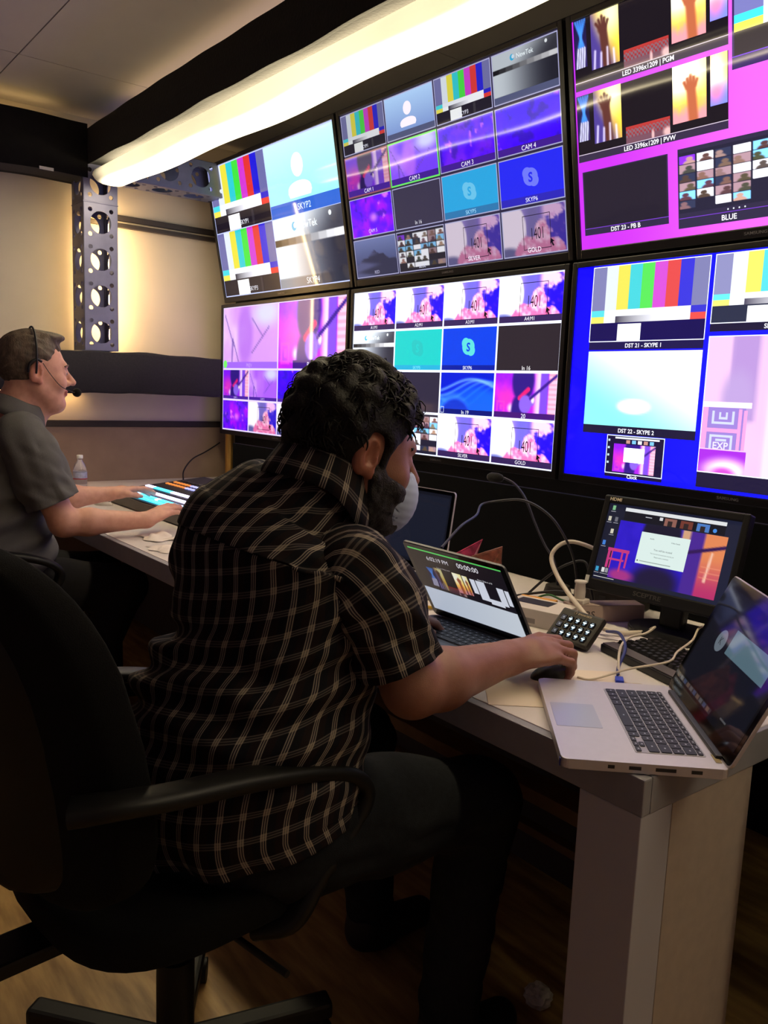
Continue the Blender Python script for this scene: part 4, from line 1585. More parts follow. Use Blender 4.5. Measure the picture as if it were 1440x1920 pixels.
po.rotation_euler = (0, 0, radians(-40))
tag(po, 'cream paper sheet on the desk partly under the silver laptop', 'paper')


def flyer(label, pts, col):
    """folded card tip standing up behind the grey laptop"""
    a, b_, c_ = [Vector(p) for p in pts]
    n = (b_ - a).cross(c_ - a).normalized() * .0012
    mb = MB()
    low = [Vector((b_.x, b_.y, DZ + .001)), Vector((c_.x, c_.y + .02, DZ + .001))]
    q = [a, b_, low[0], low[1], c_]
    mb.add([v + n for v in q] + [v - n for v in q], [(0, 1, 2, 3, 4), (9, 8, 7, 6, 5)] + [(k, 5 + k, 5 + (k + 1) % 5, (k + 1) % 5) for k in range(5)])
    o = mb.build('flyer', col)
    tag(o, label, 'flyer')


flyer('glossy pink and purple flyer tip sticking up behind the grey laptop lid', [(2.868, -.72, .922), (2.785, -.745, .868), (2.83, -.70, .872)], mat('flyer_pink', (200, 60, 110), .35, var=.5, vscale=40))
flyer('orange and green printed flyer tip behind the grey laptop, right of the pink one', [(2.935, -.715, .914), (2.85, -.74, .876), (2.92, -.70, .872)], mat('flyer_rust', (150, 80, 60), .35, var=.6, vscale=50))


# ---------------------------------------------------------------- cables and microphone
def cable(name, label, pts, r, m, n=60, cat='cable'):
    o = MB().tube(bez(pts, n), r, 8).build(name, m)
    tag(o, label, cat)
    return o


m_wcab = mat('white_cable', (205, 192, 178), .5)
m_bcab = mat('black_cable', (24, 23, 27), .45)
cable('white_cable', 'thick white cable looping up beside the small monitor', [(3.16, -.40, .81), (3.10, -.42, .86), (3.045, -.455, .895), (3.005, -.5, .917), (2.976, -.52, .915), (2.959, -.54, .895), (2.963, -.555, .869), (3.003, -.575, .836), (3.061, -.605, .812), (3.125, -.64, .795), (3.175, -.665, .782), (3.215, -.665, .765), (3.25, -.635, .756), (3.275, -.585, .755)], .0058, m_wcab, 120)
cable('charging_cable', 'thin white charging cable winding over the black keyboard to the silver laptop', [(3.27, -.55, .755), (3.315, -.595, .78), (3.331, -.654, .778), (3.332, -.715, .778), (3.372, -.803, .778), (3.425, -.875, .752), (3.465, -.908, .752), (3.49, -.9, .755), (3.507, -.902, .756)], .0028, m_wcab, 80)
plug = thing('charging_plug', 'white magnetic charging plug at the back corner of the silver laptop', 'plug', (3.520, -.893, DZ + .009), radians(40))
MB().bx((-.017, -.005, -.004), (.014, .005, .004), bev=.002).build('plug_body', m_wcab, plug)
MB().bx((.014, -.008, -.003), (.018, .008, .003), bev=.001).build('contact', m_silver, plug)
cable('white_cable', 'thin white cable running from the mouse along the front of the keyboard', [(3.385, -.955, .749), (3.41, -.938, .749), (3.44, -.862, .765), (3.475, -.785, .776), (3.45, -.714, .778), (3.42, -.61, .779), (3.395, -.545, .79), (3.39, -.50, .785)], .0024, m_wcab, 80)
m_blue = mat('blue_cable', (40, 52, 120), .5)
cable('blue_cable', 'dark blue data cable crossing the left end of the black keyboard', [(3.235, -.665, .76), (3.304, -.714, .78), (3.372, -.785, .777), (3.405, -.85, .757), (3.43, -.885, .752)], .0036, m_blue, 50)
pl = MB().box((0, 0, .006), (.016, .028, .010), bev=.002).build('data_plug', mat('blue_plug', (30, 60, 190), .5))
pl.location = (3.448, -.905, DZ)
pl.rotation_euler = (0, 0, radians(40))
tag(pl, 'bright blue data plug lying behind the silver laptop', 'plug')
mic = thing('gooseneck_microphone', 'black gooseneck microphone bending up in front of the lower middle television', 'microphone', (2.89, -.42, DZ))
I = inv_of(mic)
MB().tube([I @ Vector(p) for p in bez([(2.879, -.42, .765), (2.862, -.42, .83), (2.82, -.42, .876), (2.779, -.42, .932), (2.736, -.42, .997), (2.69, -.42, 1.035), (2.645, -.42, 1.049)], 60)], .0038, 8).build('neck', mat('neck_black', (40, 38, 52), .35, metal=.4), mic)
hd = MB().lathe([(0, -.032), (.01, -.03), (.0145, -.02), (.015, .005), (.012, .02), (.006, .028), (0, .03)], 18).build('foam_head', m_black, mic)
hd.matrix_basis = Matrix.Translation(I @ Vector((2.612, -.42, 1.046))) @ Matrix.Rotation(pi / 2, 4, 'Y')
MB().cyl((-.011, 0, .0), (-.011, 0, .022), .04, 24, r2=.034).build('base', m_deck, mic)
cable('black_cable', 'thin black cable arching from the grey laptop lid past the microphone', [(2.98, -.965, .94), (2.93, -.86, .975), (2.86, -.74, .985), (2.80, -.66, 1.002), (2.82, -.6, 1.012), (2.889, -.6, 1.021), (2.947, -.59, 1.005), (2.99, -.57, .965), (3.015, -.53, .88), (3.02, -.5, .755)], .0032, m_bcab, 100)
cable('black_cable', 'black cable lying in a low arch behind the white product box', [(2.86, -.52, .752), (2.90, -.5, .80), (2.95, -.48, .845), (3.0, -.46, .86), (3.03, -.47, .80), (3.05, -.475, .753)], .0035, m_bcab, 60)
cable('black_cable', 'black cable trailing over the desk behind the grey laptop', [(2.86, -.64, .751), (2.93, -.60, .775), (3.0, -.55, .79), (3.03, -.51, .77), (3.05, -.49, .752)], .0035, m_bcab, 60)
cable('green_cable', 'dull green cable coiled beside the white product box', [(2.92, -.58, .751), (2.95, -.545, .77), (3.0, -.53, .762), (3.06, -.5, .765), (3.07, -.44, .752)], .003, mat('green_cable', (60, 110, 60), .5), 60)
cable('yellow_cable', 'yellow cable on the desk beside the blank laptop', [(2.68, -.84, .751), (2.73, -.865, .757), (2.79, -.88, .753), (2.84, -.86, .751), (2.86, -.8, .751)], .0045, mat('yellow_cable', (205, 165, 50), .5), 50)
cb_ = thing('cable_adapter', 'orange cable adapter box with black plugs beside the grey laptop hinge', 'adapter', (2.975, -.615, DZ), radians(20))
MB().bx((-.05, -.02, 0), (.05, .02, .03), bev=.004).build('case', mat('orange_case', (215, 150, 60), .5), cb_)
for k in range(3):
    MB().cyl((-.03 + .03 * k, -.02, .02), (-.03 + .03 * k, -.042, .028), .008, 12).build('plug', m_hinge, cb_)
pw = thing('power_brick', 'white power brick lying beside the blank laptop', 'power brick', (2.73, -.79, DZ), radians(30))
MB().bx((-.04, -.03, 0), (.04, .03, .026), bev=.006).build('case', m_card, pw)
MB().bx((.04, -.006, .008), (.052, .006, .018), bev=.002).build('plug', m_hinge, pw)
dk = thing('docking_station', 'black docking box standing on the desk in front of the screen wall', 'electronics box', (3.055, -.41, DZ), radians(5))
MB().bx((-.09, -.045, .003), (.09, .045, .055), bev=.004).build('case', m_deck, dk)
for k in range(5):
    MB().bx((-.075 + .033 * k, -.0462, .02), (-.055 + .033 * k, -.0448, .035)).build('socket', m_hinge, dk)

# ---------------------------------------------------------------- left end of the desk
m_swbody = mat('switcher_body', (105, 100, 96), .45, metal=.2)
m_swtop = mat('switcher_top', (28, 27, 34), .45)
sw = thing('video_switcher', 'video switcher panel with glowing blue and white button rows', 'control panel', (1.06, -.66, DZ))
body = MB()
body.prism([(-.24, .003), (.24, .003), (.24, .095), (-.1, .062), (-.24, .045)], -.42, .42, M=Matrix(((0, 0, 1, 0), (1, 0, 0, 0), (0, 1, 0, 0), (0, 0, 0, 1))), bev=.004)
body.build('housing', m_swbody, sw)
slope = math.atan2(.033, .34)
TP = Matrix.Translation((0, -.1, .0635)) @ Matrix.Rotation(slope, 4, 'X')
o = MB().bx((-.41, 0, 0), (.41, .33, .003), bev=.001).build('rear_plate', m_swtop, sw)
o.matrix_basis = TP
FP = Matrix.Translation((0, -.235, .047)) @ Matrix.Rotation(math.atan2(.017, .14), 4, 'X')
o = MB().bx((-.41, 0, 0), (.41, .13, .002), bev=.001).build('front_plate', m_swtop, sw)
o.matrix_basis = FP
m_cy = mat('lit_cyan', (120, 230, 255), .4, emit=(60, 205, 255), estr=2.2)
m_wh = mat('lit_white', (240, 235, 255), .4, emit=(215, 205, 255), estr=2.4)
m_or = mat('lit_orange', (220, 140, 60), .4, emit=(225, 130, 60), estr=.9)
m_lv = mat('lit_lavender', (190, 190, 255), .4, emit=(170, 175, 255), estr=1.2)
m_gn = mat('lit_green', (80, 230, 110), .4, emit=(60, 225, 100), estr=1.4)
m_off = mat('unlit_button', (60, 58, 70), .5)
bmesh_b = {}


def button(M, x, y, w, h, m):
    k = (w, h, m.name)
    if k not in bmesh_b:
        bmesh_b[k] = MB().bx((-w / 2, -h / 2, 0), (w / 2, h / 2, .006), bev=.0015).mesh('button', m)
    o = link(bpy.data.objects.new('button', bmesh_b[k]), sw)
    o.matrix_basis = M @ Matrix.Translation((x, y, .002))


for i in range(24):
    x = -.37 + .031 * i
    button(FP, x, .025, .027, .02, m_cy)
    button(FP, x, .055, .027, .02, m_cy if i % 7 != 5 else m_wh)
    button(FP, x, .105, .027, .02, m_wh if i > 3 else m_cy)
    button(TP, x, .03, .027, .02, m_cy if 2 < i < 9 else m_wh)
for i in range(18):
    x = -.36 + .03 * i
    button(TP, x, .12, .018, .014, m_or if i < 7 else m_lv)
    button(TP, x, .16, .018, .014, m_or if i < 6 else m_lv if i < 13 else m_off)
    button(TP, x, .2, .018, .014, m_off if i < 9 else m_lv)
for (x, y) in ((.24, .11), (.27, .11), (.3, .11)):
    button(TP, x, y, .02, .016, m_gn)
o = MB().bx((.26, .2, .002), (.38, .29, .006), bev=.001).build('small_display', m_glassb, sw)
o.matrix_basis = TP
o = MB().bx((.33, .06, .002), (.35, .14, .03), bev=.003).build('fader_lever', m_silver, sw)
o.matrix_basis = TP

bt = thing('water_bottle', 'clear plastic water bottle with a white cap beside the switcher panel', 'bottle', (.25, -.90, DZ))
m_pet = mat('clear_plastic', (225, 225, 235), .08, trans=.85, spec=.5)
MB().lathe([(.03, .0005), (.033, .006), (.033, .03), (.031, .035), (.033, .04), (.033, .1), (.031, .112), (.024, .135), (.014, .152), (.0125, .158), (.0125, .165)], 28).build('body', m_pet, bt)
MB().lathe([(.0145, .163), (.015, .165), (.015, .178), (.013, .18), (0, .18)], 24).build('cap', mat('white_cap', (235, 235, 235), .5), bt)
MB().lathe([(.0336, .062), (.0336, .098)], 28).build('label', mat('bottle_label', (170, 175, 205), .6, var=.2, vscale=60), bt)
MB().lathe([(.0338, .062), (.0338, .067)], 28).build('label_stripe', mat('label_red', (170, 50, 60), .6), bt)

m_tis = mat('tissue', (225, 212, 206), .85)


def tissue(label, x, y, s, seed, z=.012):
    r = np.random.default_rng(seed)
    n = 11
    ph = r.random(6) * 6
    P = []
    for i in range(n):
        row = []
        for j in range(n):
            a, b_ = i / (n - 1) - .5, j / (n - 1) - .5
            h = (sin(a * 9 + ph[0]) * cos(b_ * 7 + ph[1]) * .5 + .5) * z * (1 - 3.2 * max(a * a, b_ * b_))
            row.append((x + a * s + .01 * sin(b_ * 8 + ph[2]), y + b_ * s * .7 + .01 * sin(a * 9 + ph[3]), DZ + .0015 + max(h, 0)))
        P.append(row)
    mb = MB().grid(P)
    Q = [[(a, b_, max(c - .001, DZ + .0003)) for (a, b_, c) in row] for row in P]
    mb.grid([row[::-1] for row in Q])
    tag(mb.build('paper_napkin', m_tis), label, 'napkin')


tissue('crumpled white paper napkin on the desk near the forearm of the man in grey', 1.60, -1.07, .15, 3, .022)
tissue('flatter white paper napkin at the desk edge beside the plaid sleeve', 1.80, -1.13, .13, 9, .01)
cable('black_cable', 'black cable hanging down the end wall behind the switcher panel', [(XL + .03, .05, .95), (XL + .05, -.05, .90), (XL + .08, -.15, .86), (XL + .12, -.22, .80), (XL + .2, -.26, .752)], .004, m_bcab, 50)
wm = thing('computer_mouse', 'small white mouse at the front left corner of the switcher panel', 'mouse', (.74, -.96, DZ), radians(-60))
MB().grid([[(v[0] * .95, v[1] * .95, v[2] * .9) for v in row] for row in [[(.029 * cos(a) * cos(q), .05 * cos(a) * sin(q), .026 * sin(a) + .001) for q in np.linspace(0, 2 * pi, 25)[:-1]] for a in np.linspace(0, pi / 2, 9)]], wrap_v=True).build('shell', m_card, wm)
MB().cyl((-.004, .03, .019), (.004, .03, .019), .006, 14).build('scroll_wheel', m_hinge, wm)
tissue_ball = MB()
bm = bmesh.new()
bmesh.ops.create_icosphere(bm, subdivisions=3, radius=.03)
rr = np.random.default_rng(4)
for v in bm.verts:
    v.co *= 1 + .22 * (rr.random() - .5)
    v.co.z *= .8
tissue_ball.bm(bm)
o = tissue_ball.build('paper_ball', m_tis)
o.location = (3.345, -.955, .026)
tag(o, 'crumpled white paper ball on the floor under the desk', 'litter')
# ================================================================== implicit surfaces for bodies
def F32(a):
    return np.asarray(a, np.float32)


def s_rc(P, a, b, ra, rb):
    a, b = F32(a), F32(b)
    ab = b - a
    t = np.clip(((P - a) @ ab) / float(ab @ ab), 0, 1)
    d = P - a - t[:, None] * ab
    return np.sqrt((d * d).sum(1)) - (ra + t * (rb - ra))


def s_el(P, c, r, R=None):
    q = P - F32(c)
    if R is not None:
        q = q @ F32(R)
    r = F32(r)
    k0 = np.sqrt(((q / r) ** 2).sum(1)) + 1e-6
    k1 = np.sqrt(((q / (r * r)) ** 2).sum(1)) + 1e-6
    return k0 * (k0 - 1) / k1


def smin(a, b, k):
    h = np.maximum(k - np.abs(a - b), 0) / k
    return np.minimum(a, b) - h * h * k * .25


def smax(a, b, k):
    return -smin(-a, -b, k)


def chain(P, pts, rs, k=.01):
    d = None
    for i in range(len(pts) - 1):
        e = s_rc(P, pts[i], pts[i + 1], rs[i], rs[i + 1])
        d = e if d is None else smin(d, e, k)
    return d


def sdf_mesh(fn, lo, hi, h, B=8):
    """sparse sampling + surface nets -> verts, quads"""
    lo, hi = np.array(lo, float), np.array(hi, float)
    nb = np.ceil((hi - lo) / (h * B)).astype(int)
    n = nb * B
    D = np.full(n, 1.0, np.float32)
    g = np.stack(np.meshgrid(*[np.arange(k) for k in nb], indexing='ij'), -1).reshape(-1, 3)
    cen = lo + (g * B + (B - 1) / 2) * h
    dc = fn(F32(cen))
    D4 = D.reshape(nb[0], B, nb[1], B, nb[2], B)
    sg = np.where(dc < 0, -1.0, 1.0).reshape(nb)
    D4[:] = sg[:, None, :, None, :, None]
    act = np.abs(dc) < h * B * 1.25
    off = np.stack(np.meshgrid(*[np.arange(B)] * 3, indexing='ij'), -1).reshape(-1, 3)
    ga = g[act]
    for s in range(0, len(ga), 800):
        gg = ga[s:s + 800]
        idx = (gg[:, None, :] * B + off[None]).reshape(-1, 3)
        D[idx[:, 0], idx[:, 1], idx[:, 2]] = fn(F32(lo + idx * h))
    S = D < 0
    c = [S[i:n[0] - 1 + i, j:n[1] - 1 + j, k:n[2] - 1 + k] for i in (0, 1) for j in (0, 1) for k in (0, 1)]
    a_ = np.logical_or.reduce(c)
    b_ = np.logical_and.reduce(c)
    M = a_ & ~b_
    cells = np.argwhere(M)
    num = np.full(M.shape, -1, np.int64)
    num[M] = np.arange(len(cells))
    acc = np.zeros((len(cells), 3))
    cnt = np.zeros(len(cells))
    for ax in range(3):
        o1, o2 = [x for x in range(3) if x != ax]
        for i in (0, 1):
            for j in (0, 1):
                p0 = cells.copy()
                p0[:, o1] += i
                p0[:, o2] += j
                p1 = p0.copy()
                p1[:, ax] += 1
                d0 = D[p0[:, 0], p0[:, 1], p0[:, 2]]
                d1 = D[p1[:, 0], p1[:, 1], p1[:, 2]]
                m = (d0 < 0) != (d1 < 0)
                t = np.where(m, d0 / np.where(m, d0 - d1, 1), 0)
                q = p0.astype(float)
                q[:, ax] += t
                acc[m] += q[m]
                cnt[m] += 1
    V = lo + acc / np.maximum(cnt, 1)[:, None] * h
    Fs = []
    for ax in range(3):
        o1, o2 = [(1, 2), (2, 0), (0, 1)][ax]
        sl0 = [slice(None)] * 3
        sl1 = [slice(None)] * 3
        sl0[ax] = slice(0, -1)
        sl1[ax] = slice(1, None)
        E = S[tuple(sl0)] != S[tuple(sl1)]
        e = np.argwhere(E)
        e = e[(e[:, o1] > 0) & (e[:, o2] > 0) & (e[:, o1] < n[o1] - 1) & (e[:, o2] < n[o2] - 1) & (e[:, ax] < n[ax] - 1)]
        q = []
        for (i, j) in ((-1, -1), (0, -1), (0, 0), (-1, 0)):
            p = e.copy()
            p[:, o1] += i
            p[:, o2] += j
            q.append(num[p[:, 0], p[:, 1], p[:, 2]])
        q = np.stack(q, 1)
        flip = ~S[e[:, 0], e[:, 1], e[:, 2]]
        q[flip] = q[flip][:, ::-1]
        q = q[(q >= 0).all(1)]
        Fs.append(q)
    return V, np.concatenate(Fs)


def np_obj(name, V, Fq, m, parent, smooth=True, attrs=None):
    I = np.array(inv_of(parent)) if parent is not None else np.eye(4)
    V = V @ I[:3, :3].T + I[:3, 3]
    me = bpy.data.meshes.new(name)
    me.from_pydata(V.tolist(), [], Fq.tolist() if hasattr(Fq, 'tolist') else Fq)
    me.polygons.foreach_set('use_smooth', [smooth] * len(me.polygons))
    if attrs:
        for k, (kind, arr) in attrs.items():
            if kind == 'color':
                at = me.color_attributes.new(k, 'FLOAT_COLOR', 'POINT')
                at.data.foreach_set('color', np.concatenate([arr, np.ones((len(arr), 1))], 1).astype(np.float32).ravel())
            else:
                at = me.attributes.new(k, 'FLOAT_VECTOR', 'POINT')
                at.data.foreach_set('vector', arr.astype(np.float32).ravel())
    me.materials.append(m)
    return link(bpy.data.objects.new(name, me), parent)


def bbox_fn(pts, pad):
    a = np.array(pts)
    return a.min(0) - pad, a.max(0) + pad


def skin_mat(name, base):
    m = bpy.data.materials.new(name)
    m.use_nodes = True
    nt = m.node_tree
    b = nt.nodes['Principled BSDF']
    at = nt.nodes.new('ShaderNodeAttribute')
    at.attribute_name = 'Tint'
    n = nt.nodes.new('ShaderNodeTexNoise')
    n.inputs['Scale'].default_value = 45
    n.inputs['Detail'].default_value = 6
    tc = nt.nodes.new('ShaderNodeTexCoord')
    nt.links.new(tc.outputs['Object'], n.inputs['Vector'])
    mx = nt.nodes.new('ShaderNodeMix')
    mx.data_type = 'RGBA'
    mx.blend_type = 'MULTIPLY'
    mx.inputs['Factor'].default_value = .35
    nt.links.new(at.outputs['Color'], mx.inputs['A'])
    rp = nt.nodes.new('ShaderNodeValToRGB')
    rp.color_ramp.elements[0].color = (.62, .5, .48, 1)
    rp.color_ramp.elements[1].color = (1, 1, 1, 1)
    rp.color_ramp.elements[0].position = .3
    rp.color_ramp.elements[1].position = .6
    nt.links.new(n.outputs['Fac'], rp.inputs[0])
    nt.links.new(rp.outputs[0], mx.inputs['B'])
    nt.links.new(mx.outputs['Result'], b.inputs['Base Color'])
    b.inputs['Roughness'].default_value = .5
    b.inputs['Subsurface Weight'].default_value = .12
    b.inputs['Subsurface Radius'].default_value = (.012, .005, .003)
    n2 = nt.nodes.new('ShaderNodeTexNoise')
    n2.inputs['Scale'].default_value = 420
    nt.links.new(tc.outputs['Object'], n2.inputs['Vector'])
    bp = nt.nodes.new('ShaderNodeBump')
    bp.inputs['Strength'].default_value = .25
    bp.inputs['Distance'].default_value = .001
    nt.links.new(n2.outputs['Fac'], bp.inputs['Height'])
    nt.links.new(bp.outputs['Normal'], b.inputs['Normal'])
    return m


class Head:
    """head in its own frame: x right, y front, z up, origin between the ears"""

    def __init__(s, center, yaw, tilt, roll=0.0, k=1.0, nose=1.0, jaw=1.0):
        s.c = np.array(center)
        s.R = np.array(Matrix.Rotation(yaw, 3, 'Z') @ Matrix.Rotation(-tilt, 3, 'X') @ Matrix.Rotation(roll, 3, 'Y'))
        s.k = k
        s.nose, s.jaw = nose, jaw

    def loc(s, P):
        return F32((P - F32(s.c)) @ F32(s.R) / s.k)

    def world(s, q):
        return s.c + s.R @ (np.array(q) * s.k)

    def skull(s, q):
        d = s_el(q, (0, -.012, .032), (.0765, .097, .090))
        d = smin(d, s_el(q, (0, .030, -.030), (.0635, .066, .085)), .035)
        return d

    def face(s, q):
        d = s.skull(q)
        x = np.abs(q[:, 0:1])
        m = np.concatenate([x, q[:, 1:]], 1)
        j = s.jaw
        d = smin(d, s_rc(m, (.052, .004, -.055), (.018, .066, -.103), .018 * j, .019 * j), .03)
        d = smin(d, s_el(q, (0, .075, -.103), (.022, .021, .020)), .02)
        d = smin(d, s_rc(q, (-.026, .084, .022), (.026, .084, .022), .0115, .0115), .018)      # brow
        d = smin(d, s_el(m, (.038, .064, -.03), (.024, .022, .022)), .025)                      # cheek
        d = smax(d, -s_el(m, (.031, .101, -.001), (.017, .017, .012)), .012)                    # eye socket
        d = smin(d, s_el(m, (.031, .0795, -.001), (.0145, .0135, .0135)), .004)                 # eyeball and lids
        n = s.nose
        nd = s_rc(q, (0, .092, .012), (0, .1135 + .005 * n, -.028), .0065, .0108 * n)
        nd = smin(nd, s_el(m, (.0105, .1005, -.034), (.0085, .0115, .0085)), .008)
        d = smin(d, nd, .011)
        d = smin(d, s_el(q, (0, .0935, -.0585), (.024, .0105, .0065)), .006)                    # lips
        d = smin(d, s_el(q, (0, .0925, -.0695), (.021, .0105, .0068)), .006)
        d = smax(d, -s_rc(q, (-.023, .107, -.0635), (.023, .107, -.0635), .0028, .0028), .003)
        # ears
        ang = Matrix.Rotation(radians(-12), 3, 'X') @ Matrix.Rotation(radians(0), 3, 'Z')
        ea = s_el(m, (.0785, -.012, -.004), (.0115, .0205, .0335), np.array(ang))
        ea = smax(ea, -s_el(m, (.0895, -.005, .001), (.0115, .0125, .0225), np.array(ang)), .004)
        ea = smin(ea, s_el(m, (.081, .004, -.012), (.006, .005, .009)), .004)
        ea = smax(ea, -s_el(m, (.088, -.0005, -.009), (.007, .0055, .008)), .004)
        ea = smin(ea, s_el(m, (.079, .001, -.031), (.0065, .009, .010)), .008)
        d = smin(d, ea, .006)
        return d

    def sdf(s, P):
        return s.face(s.loc(P)) * s.k


def hand_sdf(P, w, f, up, side, curls, spread=.0, k=1.0, thumb=(.6, .1), sep=1.0):
    """w wrist, f forward, up back-of-hand normal, side: lateral vector towards the thumb; curls: per finger three angles"""
    w, f, up, side = [np.array(a, float) for a in (w, f, up, side)]
    f /= np.linalg.norm(f)
    up = up - f * (up @ f)
    up /= np.linalg.norm(up)
    sd = np.cross(f, up)
    if sd @ side < 0:
        sd = -sd
    R = np.stack([sd, f, up], 1)
    d = s_el(P, w + f * .052 * k + up * .001, np.array((.041, .058, .0165)) * k, R)
    d = smin(d, s_rc(P, w, w + f * .05 * k, .028 * k, .03 * k) + .008, .02)
    d = smin(d, s_el(P, w + f * .035 * k + sd * .024 * k - up * .010 * k, np.array((.018, .034, .016)) * k, R), .015)
    for i in range(4):
        l = (.0295, .0100, -.0100, -.0285)[i] * k * sep
        b0 = w + f * ((.090, .095, .091, .082)[i] * k) + sd * l + up * ((.002, .004, .003, -.001)[i])
        L = ((.043, .026, .021), (.047, .029, .022), (.044, .027, .021), (.034, .020, .019))[i]
        r = ((.0100, .0090, .0082, .0066), (.0102, .0092, .0083, .0068), (.0098, .0088, .008, .0064), (.0088, .0078, .007, .0058))[i]
        a = 0
        pts = [b0 - f * .02 * k]
        rs = [r[0] * k]
        pts.append(b0)
        rs.append(r[0] * 1.05 * k)
        cur = b0
        for j in range(3):
            a += curls[i][j]
            dr = f * cos(a) - up * sin(a) + sd * (spread * (1.5 - i) * .5)
            dr /= np.linalg.norm(dr)
            cur = cur + dr * L[j] * k
            pts.append(cur)
            rs.append(r[j + 1] * k)
        d = smin(d, chain(P, pts, rs, .004), .0045)
    t0 = w + f * .03 * k + sd * .028 * k - up * .008 * k
    t1 = t0 + (f * cos(thumb[0]) * .8 + sd * sin(thumb[0]) - up * thumb[1]) * .042 * k
    t2 = t1 + (f * .95 + sd * .1 - up * (thumb[1] + .15)) * .030 * k
    t3 = t2 + (f * .95 - sd * .1 - up * (thumb[1] + .1)) * .022 * k
    d = smin(d, chain(P, [t0, t1, t2, t3], [.0155 * k, .0115 * k, .010 * k, .0072 * k], .006), .012)
    return d


# ---------------------------------------------------------------- cloth lofts
def catmull(A, n):
    """A (k, m) control rows -> n rows"""
    A = np.asarray(A, float)
    P = np.concatenate([[2 * A[0] - A[1]], A, [2 * A[-1] - A[-2]]])
    t = np.linspace(0, len(A) - 1 - 1e-9, n)
    i = t.astype(int)
    f = (t - i)[:, None]
    a, b, c, d = P[i], P[i + 1], P[i + 2], P[i + 3]
    return .5 * (2 * b + (c - a) * f + (2 * a - 5 * b + 4 * c - d) * f * f + (3 * b - a - 3 * c + d) * f ** 3)


def loft(rings, ns, nt_, expo=2.3, twist0=0.0):
    """rings: rows (cx, cy, cz, yaw, a, b [, bback]); returns points (ns, nt, 3), arc lengths u (from the back middle), v"""
    C = catmull(rings, ns)
    cen = C[:, :3]
    tan = np.gradient(cen, axis=0)
    tan /= np.linalg.norm(tan, axis=1)[:, None]
    yaw = C[:, 3]
    side = np.stack([np.cos(yaw), np.sin(yaw), 0 * yaw], 1)
    side -= tan * (side * tan).sum(1)[:, None]
    side /= np.linalg.norm(side, axis=1)[:, None]
    fr = np.cross(tan, side)
    th = np.linspace(0, 2 * pi, nt_, endpoint=False) + twist0   # 0 = back middle, growing to the right side
    cx_, sx_ = -np.cos(th), np.sin(th)
    e = 2.0 / expo
    X = np.sign(sx_) * np.abs(sx_) ** e
    Y = np.sign(cx_) * np.abs(cx_) ** e
    bb = C[:, 5:6] if C.shape[1] < 7 else np.where(Y[None] < 0, C[:, 6:7], C[:, 5:6])
    P = cen[:, None] + side[:, None] * (C[:, 4:5] * X[None])[..., None] + fr[:, None] * (bb * Y[None])[..., None]
    du = np.linalg.norm(np.diff(np.concatenate([P, P[:, :1]], 1), axis=1), axis=2)
    u = np.concatenate([np.zeros((ns, 1)), np.cumsum(du, 1)[:, :-1]], 1)
    tot = du.sum(1)[:, None]
    u = np.where(u > tot / 2, u - tot, u)
    dv = np.linalg.norm(np.diff(P, axis=0), axis=2)
    v = np.concatenate([np.zeros((1, nt_)), np.cumsum(dv, 0)], 0)
    return P, u, v


def loft_normals(P, wrap=True):
    a = np.gradient(P, axis=0)
    b = (np.roll(P, -1, 1) - np.roll(P, 1, 1)) if wrap else np.gradient(P, axis=1)
    n = np.cross(b, a)
    return n / (np.linalg.norm(n, axis=2)[..., None] + 1e-9)


def loft_faces(ns, nt_, wrap=True, off=0):
    i = np.arange(ns - 1)[:, None]
    j = np.arange(nt_ if wrap else nt_ - 1)[None]
    j2 = (j + 1) % nt_
    q = np.stack([i * nt_ + j, i * nt_ + j2, (i + 1) * nt_ + j2, (i + 1) * nt_ + j], -1).reshape(-1, 4)
    return q + off


def vn3(a, b, sa, sb, seed):
    return vnoise(a + 50, b + 50, sa, sb, seed) - .5


def cloth_obj(name, P, u, v, m, parent, wrap=True, thick=.0022, rot=0.0):
    """two-sided cloth from a loft, pattern coordinates kept as an attribute"""
    N = loft_normals(P, wrap)
    ns, nt_ = P.shape[:2]
    if np.mean((N * (P - P.mean(axis=1, keepdims=True))).sum(2)) < 0:
        N = -N
    c, s = cos(rot), sin(rot)
    cl = np.stack([u * c - v * s, u * s + v * c, 0 * u], 2).reshape(-1, 3)
    V = np.concatenate([P.reshape(-1, 3), (P - N * thick).reshape(-1, 3)])
    F1 = loft_faces(ns, nt_, wrap)
    F2 = loft_faces(ns, nt_, wrap, ns * nt_)[:, ::-1]
    k = ns * nt_
    ed = []
    for row in (0, ns - 1):
        for j in range(nt_ if wrap else nt_ - 1):
            a, b = row * nt_ + j, row * nt_ + (j + 1) % nt_
            ed.append((a, b, b + k, a + k) if row else (b, a, a + k, b + k))
    Fq = np.concatenate([F1, F2, np.array(ed)])
    # orientation test
    p = V[F1[len(F1) // 2]]
    nn_ = np.cross(p[1] - p[0], p[2] - p[0])
    if nn_ @ N.reshape(-1, 3)[F1[len(F1) // 2][0]] < 0:
        Fq = Fq[:, ::-1]
    return np_obj(name, V, Fq, m, parent, True, {'cloth': ('vec', np.concatenate([cl, cl]))})


